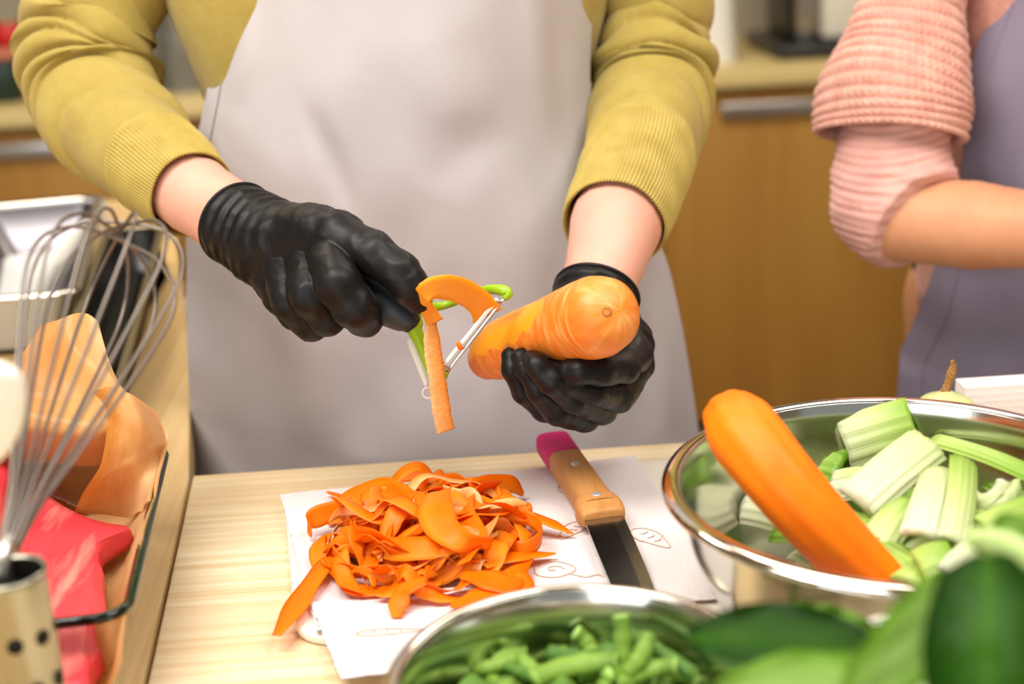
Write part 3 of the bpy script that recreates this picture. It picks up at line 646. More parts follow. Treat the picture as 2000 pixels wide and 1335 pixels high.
# ------------------------------------------------------------------ knife
def knife():
    a = H(1078, 862, TZ + 0.012); b = H(1180, 1012, TZ + 0.010); e = H(1268, 1215, TZ + 0.003)
    t = thing('paring_knife', (b.x, b.y, TZ), 'kitchen knife with magenta-tipped wooden handle lying on the paper towel', 'knife')
    d = (b - a).normalized(); sd = Vector((-d.y, d.x, 0)).normalized(); up = sd.cross(d) * -1
    if up.z < 0: up = -up
    L = (b - a).length
    def sec(u, w, h, off=0.0, n=32):
        c = a + d * u + sd * off; out = []
        for k in range(n):
            th = 2 * math.pi * k / n; cx = math.copysign(abs(math.cos(th)) ** 0.5, math.cos(th)); sy = math.copysign(abs(math.sin(th)) ** 0.55, math.sin(th))
            out.append(list(c + sd * w * cx + up * h * sy))
        return out
    prof = [(0, .0085, .006), (.0015, .0115, .008), (.005, .0128, .009), (.03, .0125, .0095), (.06, .0122, .0098), (.10, .0124, .0098), (.125, .0130, .0098), (L - .02, .0142, .0098), (L - .012, .016, .0095), (L - .006, .0158, .008), (L - .001, .0145, .0055), (L, .011, .002)]
    P = np.array([sec(*q) for q in prof]); P = crom(P.reshape(len(prof), -1), 90).reshape(90, 32, 3)
    ax = ((P.mean(1) - np.array(a)) @ np.array(d)); k = int(np.argmin(abs(ax - 0.042)))
    obj('handle', gmesh(P[k - 1:], True, True), M['knife_wood'], t)
    obj('handle_end', gmesh(P[:k], True, True), M['magenta'], t, label='glossy magenta end of the handle')
    for u in (.066, .118):
        c = a + d * u + up * .0088
        obj('rivet', join([grid(np.array([[list(c + (sd * math.cos(q) + d * math.sin(q)) * r + up * zz) for q in np.linspace(0, 2 * math.pi, 16, endpoint=False)] for r, zz in [(.0032, 0), (.0032, .0012), (.0024, .0015), (.0004, .0016)]]), True, True)]), M['rivet'], t)
    d2 = (e - b).normalized(); s2 = Vector((-d2.y, d2.x, 0)).normalized(); rows_ = []
    Lb = (e - b).length + 0.02
    for u, w0, w1 in [(-.004, -.0128, .0128), (.0, -.0130, .0130), (.04, -.0132, .0128), (.08, -.013, .012), (.12, -.0126, .009), (Lb - .01, -.011, .003), (Lb, -.006, -.004)]:
        c = b + d2 * u
        rows_.append([list(c + s2 * w0 - up * .0008), list(c + s2 * w0 + up * .0008), list(c + s2 * (w0 * .3 + w1 * .7) + up * .0007), list(c + s2 * w1), list(c + s2 * (w0 * .3 + w1 * .7) - up * .0007)])
    P = crom(np.array(rows_).reshape(len(rows_), -1), 40).reshape(40, 5, 3)
    obj('blade', gmesh(P, True, True), M['blade'], t, smooth=False)
knife()

# ------------------------------------------------------------------ bowls
def bowl(cx, cy, Rr, zt, zb, label, rimw=0.010, fl=0.0):
    h = zt - zb; t = thing('mixing_bowl', (cx, cy, zb), label, 'bowl'); ri = Rr - rimw
    inner = sm_profile([(0.0008, .003), (ri * .4, .003), (ri * .62, .006), (ri * .80, h * .22), (ri * (.925 - .02 * fl), h * .54), (ri * (.967 - .017 * fl), h * .8), (ri * (.983 - .008 * fl), h * .92), (ri, h - .0006)], 40)
    outer = sm_profile([(ri + .0012, h - .003), (ri * (.983 - .008 * fl) + .0015, h * .9), (ri * (.967 - .017 * fl) + .0015, h * .78), (ri * (.925 - .02 * fl) + .0015, h * .53), (ri * .80 + .0015, h * .21), (ri * .62, .003), (ri * .5, 0), (0.0008, 0.0)], 40)
    obj('basin', join([lathe(inner + outer, 128, (cx, cy, zb))]), M['steel_in'], t)
    rim = [(ri - .0002, h - .002), (ri + .0006, h + .0002), (ri + rimw * .5, h + .0004), (ri + rimw * .85, h - .0008), (Rr, h - .0028), (Rr - .0006, h - .0042), (ri + rimw * .6, h - .0028), (ri + .001, h - .0024), (ri - .0002, h - .002)]
    obj('rim', join([lathe(sm_profile(rim, 30), 128, (cx, cy, zb))]), M['steel'], t)
    return t
bowl(0.2415, 0.700, 0.1315, 1.02, TZ, 'large steel mixing bowl holding the celery and a peeled carrot')
bowl(0.048, 0.5585, 0.0885, 1.0, ZT + 0.0, 'smaller steel bowl of cut green beans at the bottom centre', 0.007, 1.0)
bowl(0.205, 0.432, 0.098, 1.04, ZT, 'steel bowl of leafy greens at the lower right, mostly hidden', 0.005)

# ------------------------------------------------------------------ celery
def celery(p0, p1, w, mt, label=None, group='celery sticks in the large bowl', face=(0, -0.5, 1), depth_=0.45, w1=None, arc=2.5):
    p0, p1 = Vector(p0), Vector(p1); L = (p1 - p0).length; w1 = (w1 or w) * 1.22; w = w * 1.22
    t = (p1 - p0).normalized(); f = Vector(face); f = (f - t * f.dot(t)).normalized(); s_ = t.cross(f)
    rows_ = []; n = 14
    for i in range(n):
        u = i / (n - 1); ww = w + (w1 - w) * u; c = p0 + t * L * u + f * (0.0025 * math.sin(u * math.pi)); ring = []
        K = 40
        for k in range(K):          # outer ribbed side
            a_ = (k / (K - 1) - 0.5) * arc; rr = ww * (1 + 0.035 * math.cos(a_ * 15))
            ring.append(c + s_ * math.sin(a_) * rr / math.sin(min(arc / 2, 1.57)) + f * (math.cos(a_) - math.cos(arc / 2)) * rr * depth_ * 1.6)
        for k in range(12):         # inner hollow side
            a_ = (0.5 - (k + 0.5) / 12) * arc * 0.92; rr = ww * 0.80
            ring.append(c + s_ * math.sin(a_) * rr / math.sin(min(arc / 2, 1.57)) + f * ((math.cos(a_) - math.cos(arc / 2)) * rr * depth_ * 1.0 - ww * 0.16))
        sh = 0.0015 * (1 if i in (0, n - 1) else 0)
        rows_.append([list(q + t * sh * mnoise.noise(q * 120)) for q in ring])
    return simple('celery_stick', gmesh(np.array(rows_), True, True, uvs=1), mt, label or 'ribbed celery stick deep in the large bowl under the others', 'celery', group)
C_, CP, CG = M['celery'], M['celery_pale'], M['celery_green']
def B(x, y, z): return H(x, y, z)
celery(B(1652, 872, .992), B(1786, 832, 1.006), .0155, C_, 'broad ribbed celery stick leaning on the far wall of the bowl', face=(0, -1, .55), w1=.0150)
celery(B(1672, 985, .992), B(1812, 868, 1.012), .0115, CP, 'pale celery stick lying diagonally beside the peeled carrot', face=(-.1, -.6, 1))
celery(B(1830, 862, 1.0), B(2050, 945, 1.0), .0072, CG, 'long narrow green celery stick pointing to the right edge', face=(.2, -.4, 1))
celery(B(1862, 1062, .994), B(1882, 905, 1.008), .0075, C_, 'upright celery stick in the middle of the bowl, its right one of a pair', face=(.5, -.5, 1))
celery(B(1800, 1050, .994), B(1838, 925, 1.002), .0098, CP, 'upright pale celery stick in the middle of the bowl, its left one of a pair', face=(-.2, -.7, 1), w1=.0085)
cc = B(1938, 938, 1.008); celery(cc + Vector((0, .024, -.01)), cc, .0135, CP, 'crescent-shaped celery end facing the camera at right', face=(0, .1, -1), depth_=.9, arc=3.0)
celery(B(1702, 1080, .978), B(1775, 985, .990), .0095, C_, 'celery stick beneath the upright pair, next to the carrot', face=(-.3, -.5, 1))
celery(B(1465, 985, .972), B(1560, 1010, .974), .0115, CP, 'white celery butt showing at the left side of the carrot', face=(0, -.9, .8))
celery(B(1560, 905, .972), B(1650, 918, .980), .0125, CG, 'green celery stick showing between the carrot and the far wall', face=(0, -1, .8))
celery(B(1628, 940, .978), B(1720, 932, .984), .0062, C_, 'short celery stick below the broad ribbed one', face=(0, -.8, 1))
celery(B(1620, 962, .976), B(1710, 955, .982), .0062, CP, 'thin pale celery stick under the short one by the carrot', face=(0, -.8, 1))
celery(B(1925, 1040, .992), B(2050, 990, .996), .0088, CG, 'thick green celery stick at the right side of the bowl', face=(0, -.7, 1))
celery(B(1795, 1112, .985), B(1865, 1092, .990), .011, CG, 'round green celery stick against the near rim', face=(0, -.3, 1))
celery(B(1848, 1120, .998), B(1912, 1062, 1.008), .0050, CP, 'thin pale celery stick near the dark leaf', face=(-.3, -.5, 1))
celery(B(1870, 985, .986), B(1925, 1050, .986), .0095, C_, 'celery stick under the crescent-shaped end', face=(0, -.7, 1))
rnd = random.Random(4)
for k in range(44):
    a_ = rnd.uniform(0, 2 * math.pi); r_ = 0.078 * math.sqrt(rnd.random()); cx, cy = 0.262 + r_ * math.cos(a_), 0.712 + r_ * math.sin(a_) * .85
    if cx < 0.20: cx += 0.06
    if cy < .675 and cx < .275: cy += .04
    z_ = 0.945 + rnd.uniform(0, 0.036); d = rnd.uniform(0, math.pi); L_ = rnd.uniform(.018, .03)
    v = Vector((math.cos(d), math.sin(d), rnd.uniform(-.15, .15))) * L_
    celery(Vector((cx, cy, z_)) - v, Vector((cx, cy, z_)) + v, rnd.uniform(.008, .011), rnd.choice([C_, CG, CG, C_]), 'short celery piece deep in the large bowl, ' + where(cx - .262, cy - .712, .08, .07, 'pile'), face=(rnd.uniform(-.4, .4), rnd.uniform(-.6, 0), 1))
# celery leaf on far right wall
# ------------------------------------------------------------------ peeled carrot in the bowl
def carrot_loft(pts, radii, ns=60, nt=48, fac=0.0, seed=0, ref=(0, -1, .3), bumps=0.0):
    rs = random.Random(seed); ph = [rs.uniform(0, 6.28) for _ in range(4)]
    def dsp(s_, th):
        d = fac * np.abs(np.cos(th * 4.5 + ph[0] + s_ * 0.6)) + fac * .4 * np.cos(th * 3 + ph[1] + s_ * 4)
        return d + bumps * (np.sin(s_ * 60 + 2 * np.sin(th + ph[2])) * .4 + np.sin(s_ * 23 + ph[3] + th * 2) * .6)
    return loft(pts, radii, ns, nt, ref, dsp)
t = thing('peeled_carrot', B(1600, 980, ZT + .05), 'peeled bright orange carrot resting across the rim of the large bowl', 'carrot')
cp = [B(1432, 818, 1.046), B(1456, 850, 1.043), B(1520, 930, 1.028), B(1590, 1010, 1.008), B(1655, 1078, .988), B(1728, 1150, .966)]
P = carrot_loft(cp, [rad(cp[0], 58), rad(cp[1], 71), rad(cp[2], 68), rad(cp[3], 65), rad(cp[4], 61), rad(cp[5], 54)], 60, 60, .0009, 3)
obj('root', gmesh(ball_end(P), True, True), M['carrot_peeled'], t)

# ------------------------------------------------------------------ beans
def bean(c, d, L_, r_, m, bend=0.2, label=None, flat=0.75):
    c, d = Vector(c), Vector(d).normalized(); sdv = d.cross(Vector((0.1, 0.2, 1))).normalized()
    pts = [c + d * L_ * (u - .5) + sdv * bend * L_ * (math.cos((u - .5) * 2.6) - 1) for u in np.linspace(0, 1, 6)]
    P = loft(pts, [r_ * .97, r_ * 1.02, r_, r_ * 1.03, r_, r_ * .96], 16, 14, (0.2, -0.5, 1), lambda s_, th: r_ * .07 * np.sin(s_ * 22), flat=flat)
    o = simple('green_bean', gmesh(P, True, True), [m, M['bean_end']], label or 'cut green bean piece lying in the heap in the small bowl', 'bean', 'cut green beans in the small bowl')
    n = len(o.data.polygons); o.data.polygons[n - 1].material_index = 1; o.data.polygons[n - 2].material_index = 1
    return o
rnd = random.Random(11)
for k in range(240):
    a_ = rnd.uniform(0, 2 * math.pi); r_ = 0.070 * math.sqrt(rnd.random()); x_, y_ = 0.048 + r_ * math.cos(a_), 0.562 + r_ * math.sin(a_)
    z_ = ZT + 0.028 + (k / 240) * 0.034 * (1 - (r_ / .078) ** 2 * .35)
    d = rnd.uniform(0, math.pi); bean((x_, y_, z_), (math.cos(d), math.sin(d), rnd.uniform(-.35, .35)), rnd.uniform(.016, .030), rnd.uniform(.0034, .0046), rnd.choice([M['bean'], M['bean'], M['bean_dark']]), rnd.uniform(-.3, .4), label='cut green bean piece ' + where(x_ - .048, y_ - .562, .07, .07, 'bean heap') + (', on top' if k > 170 else ', deeper down' if k < 80 else ''))
bean(H(1218, 1262, .985), (0.06, .4, 1), .030, .0046, M['bean'], .05, 'green bean piece standing upright at the back of the heap')
bean(H(1292, 1275, .98), (-.75, .5, .35), .038, .004, M['bean_dark'], .05, 'dark green bean piece slanting at the right of the heap')
bean(H(1312, 1235, .975), (.15, .4, 1), .018, .004, M['bean'], .05, 'short green bean piece poking up at the right of the heap')
bean(H(1252, 1280, .985), (.5, .4, .6), .022, .0042, M['bean'], .2, 'small green bean piece leaning between upright and dark ones')
bean(H(1150, 1262, .975), (-.35, .6, .7), .018, .0045, M['bean'], .3, 'curled bright bean piece at the back middle of the heap')
bean(H(945, 1290, .97), (1, .12, .1), .042, .0048, M['bean'], -.15, 'long green bean piece lying at the back left of the heap')
bean(H(1120, 1300, .98), (1, .1, .1), .040, .0055, M['bean'], -.2, 'thick long green bean piece lying across the middle')

# ------------------------------------------------------------------ leafy greens
def leaf(path, width, face, m, stem=None, cup=0.25, wave=0.05, n=48, k=41, seed=0, fold=0.0, tipw=0.25, uvf=1.0):
    """path: midrib points base to tip; width: max half width"""
    C = crom([list(q) for q in path], n); u = np.linspace(0, 1, n)
    T, E, Sd = frames(C, face)
    w = width * np.clip(np.sin(np.clip(u * 0.93 + 0.05, 0, 1) * math.pi) ** 0.6, 0.03, 1)
    v = np.linspace(-1, 1, k); G = np.zeros((n, k, 3)); rs = seed * 3.7
    for i in range(n):
        for j in range(k):
            a = v[j]; lat = a * w[i]
            h_ = cup * w[i] * a * a - 0.010 * width * 10 * math.exp(-(a / .07) ** 2) * .15
            vein = 0.035 * width * abs(math.sin((u[i] * 1.0 - abs(a) * .45) * 26)) ** 2 * min(1, abs(a) * 4)
            ruf = wave * width * math.sin(u[i] * 21 + rs + a * 2) * abs(a) ** 3
            G[i, j] = C[i] + Sd[i] * lat + E[i] * (h_ + ruf - vein * .5 + 0.08 * width * mnoise.noise(Vector((u[i] * 5 + rs, a * 2, 0))))
    Nn = norm(np.cross(np.gradient(G, axis=0), np.gradient(G, axis=1))) * 0.0003
    U = np.stack([np.repeat(np.abs(v)[None], n, 0).ravel(), np.repeat(u[:, None], k, 1).ravel()], 1)
    V1, F1, _ = grid(G + Nn); V2, F2, _ = grid(G - Nn)
    return join([(V1, F1, U), (V2, [q[::-1] for q in F2], U)])
bl = W(1900, 1600, 0.42)
t = thing('bok_choy', bl, 'bunch of blurred bok choy leaves in the lower right corner', 'vegetable')
obj('leaf', leaf([W(1720, 1345, .47), W(1610, 1300, .475), W(1500, 1262, .485), W(1420, 1240, .49), W(1335, 1235, .495)], .0105, (0, -.75, .9), M['leaf_dark'], cup=.2, seed=1, wave=.1), None, t, label='dark leaf blade pointing left') if False else None
def L_(path, w, face, m, label, **kw): return obj('leaf', leaf(path, w, face, M[m], **kw), M[m], t, label=label)
L_([W(1730, 1300, .47), W(1640, 1262, .48), W(1530, 1240, .49), W(1430, 1240, .495), W(1345, 1245, .50)], .0125, (0, -.9, .6), 'leaf_dark', 'dark leaf blade pointing left', cup=.3, seed=1, wave=.12)
L_([W(1730, 1260, .505), W(1660, 1225, .51), W(1590, 1205, .515), W(1535, 1185, .52)], .0065, (0, -.8, .6), 'leaf_bright', 'small bright ruffled leaf edge', cup=.2, seed=2, wave=.3)
L_([W(1780, 1370, .43), W(1660, 1345, .44), W(1540, 1335, .45), W(1400, 1350, .455)], .0125, (0, -.7, .9), 'leaf_bright', 'bright leaf blade lowest in the frame', cup=.2, seed=3, wave=.1)
L_([W(1640, 1420, .42), W(1710, 1330, .425), W(1780, 1250, .43), W(1835, 1170, .435), W(1860, 1120, .44)], .0125, (-.3, -1, .3), 'leaf_bright', 'pale bright leaf rising to the right', cup=.15, seed=4, wave=.05)
L_([W(1950, 1520, .40), W(1930, 1400, .40), W(1925, 1280, .41), W(1930, 1170, .425), W(1930, 1085, .44)], .0185, (-.5, -1, .2), 'leaf_dark', 'large dark leaf blade at the corner', cup=.75, seed=5, wave=.06)
L_([W(2080, 1450, .41), W(2050, 1330, .41), W(2020, 1200, .42), W(1985, 1120, .43)], .014, (-.2, -1, .2), 'leaf', 'dark green leaf at the right edge', cup=.3, seed=6, wave=.06)
L_([W(2150, 1250, .47), W(2060, 1120, .48), W(1985, 1050, .49), W(1930, 1035, .50)], .0105, (-.2, -1, .5), 'leaf_bright', 'pale leaf behind the large dark one', cup=.2, seed=7, wave=.1)
for q, r_ in [(([W(1960, 1420, .43), W(1900, 1330, .435), W(1860, 1250, .44), W(1840, 1200, .445)]), [.007, .006, .005, .004]), (([W(2120, 1230, .48), W(2040, 1120, .485), W(1960, 1070, .49), W(1900, 1050, .49)]), [.010, .009, .007, .004])]:
    obj('stalk', gmesh(ball_end(loft(q, r_, 24, 18, (0, -1, .4), flat=.6)), True, True), M['stalk'], t)

core = Vector((.222, .425, .955))
for q, r0 in [(W(1730, 1300, .47), .0035), (W(1730, 1262, .503), .003), (W(1780, 1370, .43), .004), (W(1640, 1420, .42), .004), (W(1950, 1520, .40), .006), (W(2080, 1450, .41), .005), (W(2150, 1250, .47), .006)]:
    mid = core.lerp(q, .6) + Vector((.004, -.002, .016)); k0 = core + Vector(((q - core).x * .25, (q - core).y * .25, 0))
    obj('stalk', gmesh(ball_end(loft([k0, k0.lerp(mid, .6) + Vector((0, 0, .004)), mid.lerp(q, .5), q], [r0 * 2.4, r0 * 1.9, r0 * 1.3, r0 * .8], 24, 16, (0.3, -.4, .9), flat=.6)), True, True), M['stalk'], t)
rnd = random.Random(8)
for k in range(9):
    a_ = k * .7; q0 = Vector((.205 + .02 * math.cos(a_), .432 + .02 * math.sin(a_), .95)); q1 = Vector((.205 + .068 * math.cos(a_), .432 + .068 * math.sin(a_), 1.0 + .01 * (k % 2)))
    obj('leaf', leaf([q0, q0.lerp(q1, .4) + Vector((0, 0, .018)), q0.lerp(q1, .75) + Vector((0, 0, .018)), q1], .022, (0, 0, 1), M['leaf'], cup=.25, wave=.1, n=24, k=17, seed=20 + k), M['leaf'], t)
# ------------------------------------------------------------------ onion and paper behind the bowl
p = W(1845, 800, .90); p.z = ZT + .0; 
oc = W(1846, 815, 0.93); rr = rad(oc, 62)
t = thing('onion', (oc.x, oc.y, oc.z - rr * .8), 'pale green onion with dry stem behind the large bowl', 'onion')
P = lathe(sm_profile([(.001, -rr * .82), (rr * .5, -rr * .75), (rr * .95, -rr * .25), (rr, .05 * rr), (rr * .8, rr * .55), (rr * .35, rr * .78), (rr * .14, rr * .92)], 40), 64, oc)
obj('bulb', join([P]), M['onion'], t)
sp = [W(1846, 765, .93), W(1852, 748, .93), W(1858, 730, .93), W(1862, 715, .93), W(1860, 703, .93)]
obj('stem', gmesh(loft(sp, [rad(oc, 9), rad(oc, 6.5), rad(oc, 8.5), rad(oc, 5.5), rad(oc, 2.5)], 40, 16, (0, -1, .1), lambda s_, th: .0005 * np.sin(s_ * 50 + 3 * th) + .0003 * np.sin(th * 5)), True, True), M['stem'], t)
# low crate that carries the onion and the folded paper, hidden behind the bowl
q0 = W(1875, 747, 0.965); q1 = W(2080, 752, .965)
simple('folded_paper', box((q0.x, .955, ZT + .001), (q1.x + .05, .975, q0.z), .001), M['towel'], 'folded white paper napkins standing behind the bowl at right', 'napkins')
ob = [(oc.x - .03, .90), (oc.x + .04, .95)]
st = thing('onion_dish', (oc.x, oc.y, ZT), 'low white dish under the onion, hidden by the large bowl', 'dish')
obj('body', join([lathe([(.001, 0), (.018, 0), (.02, .004), (.024, max(.01, oc.z - rr * .8 - ZT)), (.020, max(.009, oc.z - rr * .8 - ZT)), (.001, max(.008, oc.z - rr * .80 - ZT))], 40, (oc.x, oc.y, ZT))]), M['white'], st)

# ------------------------------------------------------------------ peelings
def peel(C, Wd, w, label=None, m='peel', curl=0.05, n=30):
    C = crom(C, n); Wd = crom(Wd, n); w = crom(w, n)[:, 0]
    rs = random.Random(int(abs(C[0][0]) * 1e6) % 9999)
    w = w * (1 + 0.08 * np.sin(np.linspace(0, rs.uniform(8, 16), n) + rs.uniform(0, 6)))
    return simple('carrot_peel', gmesh(ribbon(C, Wd, w, max(.0007, .0008), curl), True, True), M[m], label or 'orange carrot peel ribbon tangled in the heap on the paper towel', 'carrot peel', 'carrot peels heaped on the paper towel')
rnd = random.Random(21)
pc = H(838, 1062, TZ); pe = H(1040, 1062, TZ); pa = (pe - pc).length; pn = H(838, 1172, TZ); pb = (pc - pn).length
for k in range(150):
    a_ = rnd.uniform(0, 2 * math.pi); rho = math.sqrt(rnd.random()) * .93
    c = Vector((pc.x + pa * rho * math.cos(a_), pc.y + pb * rho * math.sin(a_), 0))
    hh = 0.025 * max(0, 1 - rho ** 2) * (k / 150) + .003
    L0 = rnd.uniform(.045, .105) * (1 - .35 * rho); dr = rnd.uniform(0, 2 * math.pi) if rho < .5 else a_ + math.pi / 2 * rnd.choice([-1, 1]) + rnd.uniform(-.7, .7); kap = rnd.uniform(-28, 28)
    w0 = rnd.uniform(.0028, .0068); pts, wds, ws = [], [], []; x_, y_ = c.x - math.cos(dr) * L0 / 2, c.y - math.sin(dr) * L0 / 2
    arch = rnd.uniform(0, .012); tw = rnd.uniform(-1.0, 1.0); bank = rnd.gauss(0, .55); nn = 9
    for i in range(nn):
        u = i / (nn - 1); an = dr + kap * L0 * (u - .5)
        x_ += math.cos(an) * L0 / nn; y_ += math.sin(an) * L0 / nn
        zz = TZ + hh + arch * math.sin(u * math.pi) + .003 * math.sin(u * 9 + k)
        rr_ = ((x_ - pc.x) / pa) ** 2 + ((y_ - pc.y) / pb) ** 2
        if rr_ > 1: zz = min(zz, TZ + .006 + .004 * math.sin(u * 5))
        tl = bank + tw * (u - .5) * 2
        ws.append(w0 * min(1, .25 + 3.2 * min(u, 1 - u)))
        ext = abs(math.sin(tl)) * ws[-1]
        pts.append((x_, y_, max(zz, TZ + .0015 + ext)))
        wds.append((-math.sin(an) * math.cos(tl), math.cos(an) * math.cos(tl), math.sin(tl)))
    mk = rnd.choice(['peel', 'peel', 'peel', 'peel', 'peel', 'peel_skin'])
    lb = ('pale' if mk == 'peel_skin' else 'bright') + (' broad' if w0 > .0052 else ' narrow') + (' curled' if abs(kap) > 14 else ' straighter') + ' carrot peel ' + where(c.x - pc.x, c.y - pc.y, pa, pb, 'heap')
    if k < 50: lb += ', underneath'
    peel(pts, wds, ws, lb, m=mk, curl=rnd.uniform(-.12, .12))
def hp(L, zs=None): return [H(x, y, TZ + z_) if z_ < .5 else W(x, y, z_) for x, y, z_ in L]
def special(L, wd, w, label, m='peel'):
    pts = hp(L); n = len(pts); T = norm(np.gradient(np.array([list(p_) for p_ in pts]), axis=0))
    wds = [np.array(wd) for _ in pts] if wd is not None else [np.cross(t_, [0, 0, 1]) for t_ in T]
    peel([list(p_) for p_ in pts], wds, w, label, m, n=50)
special([(688, 1072, .010), (640, 1098, .006), (605, 1140, .005), (572, 1190, .003), (540, 1240, .002)], None, [.007, .0075, .0065, .007, .003], 'long carrot peel trailing off the mat towards the lower left')
special([(636, 1100, .006), (665, 1125, .004), (690, 1148, .004), (730, 1152, .003), (775, 1145, .004), (815, 1148, .006)], None, [.002, .0045, .006, .007, .0065, .005], 'curved carrot peel on the near left side of the heap')
special([(775, 1205, .002), (778, 1180, .006), (790, 1150, .012), (830, 1132, .016)], None, [.003, .006, .007, .006], 'carrot peel with tip hanging toward the camera')
special([(640, 1020, .885), (700, 1000, .885), (755, 955, .89), (788, 922, .895), (818, 911, .90), (835, 928, .90), (826, 955, .885), (795, 1000, .87), (782, 1050, .855)], (0.25, .9, .45), [.003, .005, .0055, .005, .0045, .005, .006, .0075, .003], 'looped carrot peel arching highest over the heap')
special([(608, 1045, .006), (603, 1020, .010), (640, 1000, .014), (690, 985, .016)], (.1, .3, 1), [.002, .006, .007, .006], 'curled carrot peel at the left end of the heap')
special([(1120, 1042, .002), (1080, 1022, .008), (1030, 1005, .012), (960, 1000, .016)], None, [.001, .005, .006, .006], 'pointed carrot peel at the right end of the heap')
special([(1085, 1080, .003), (1040, 1082, .006), (1000, 1085, .010), (940, 1100, .012)], None, [.001, .006, .008, .007], 'straight carrot peel pointing right below the loop')
special([(930, 1015, .022), (985, 1003, .020), (1040, 1015, .016), (1058, 1045, .012), (1030, 1070, .010), (985, 1062, .012)], (.1, .2, 1), [.006, .006, .005, .005, .005, .004], 'round carrot peel loop at the right side of the heap')
special([(855, 960, .040), (850, 990, .040), (865, 1030, .034), (905, 1055, .030), (960, 1060, .026)], (1, -.1, .3), [.010, .011, .010, .008, .006], 'broad carrot peel curving down the middle of the heap')
special([(975, 945, .020), (920, 960, .026), (900, 1010, .026), (925, 1060, .022), (905, 1100, .018)], (.8, .1, .5), [.004, .008, .010, .010, .006], 'broad folded carrot peel right of the middle')
special([(660, 985, .012), (700, 965, .020), (760, 960, .026), (800, 985, .028)], (.1, .6, .7), [.004, .007, .009, .006], 'carrot peel arching at the back left of the heap')
special([(1022, 965, .004), (1000, 945, .014), (960, 945, .018), (920, 960, .020)], (.1, .5, .8), [.002, .006, .007, .007], 'carrot peel bending down at the back right of the heap')
special([(700, 1045, .016), (760, 1070, .020), (830, 1070, .024), (900, 1062, .020)], (.1, .8, .5), [.003, .007, .009, .003], 'flat pointed carrot peel across the front of the heap')
special([(640, 960, .003), (668, 968, .008), (705, 975, .012)], None, [.0015, .003, .003], 'thin carrot peel poking out at the back left corner')
special([(905, 1120, .012), (960, 1130, .012), (1010, 1150, .008), (1020, 1118, .010)], None, [.006, .011, .010, .004], 'wide carrot peel at the near right side of the heap')
special([(880, 1180, .004), (930, 1165, .008), (985, 1135, .010), (1030, 1090, .006)], None, [.004, .010, .011, .004], 'wide bright carrot peel nearest the bean bowl')
# ------------------------------------------------------------------ the cook in olive: joints
def c3(x, y, Y, r): return WR(380 + .4044 * x, 340 + .4044 * y, Y, r * .4044)
def c4(x, y, Y, r): return WR(760 + .2996 * x, 480 + .2996 * y, Y, r * .2996)
def chain(X, J, k=0.004, n=None, flat=1.0):
    d = None
    for (a, ra), (b, rb) in zip(J[:-1], J[1:]):
        e = cone_sdf(X, a, b, ra, rb, n, flat); d = e if d is None else smin(d, e, k)
    return d
def bounds(Js, pad):
    A = np.array([[*(p - Vector((r, r, r))), *(p + Vector((r, r, r)))] for J in Js for p, r in J])
    return A[:, :3].min(0) - pad, A[:, 3:].max(0) + pad
def crease_noise(V, sc, amp, seed=0.0, st=(1, 1, 1)):
    out = np.empty(len(V))
    for i, v in enumerate(V):
        p_ = Vector((v[0] * st[0], v[1] * st[1], v[2] * st[2])) * sc + Vector((seed, 0, 0))
        out[i] = amp * (1 - 2 * abs(mnoise.noise(p_)) - .5 * abs(mnoise.noise(p_ * 2.1)))
    return out

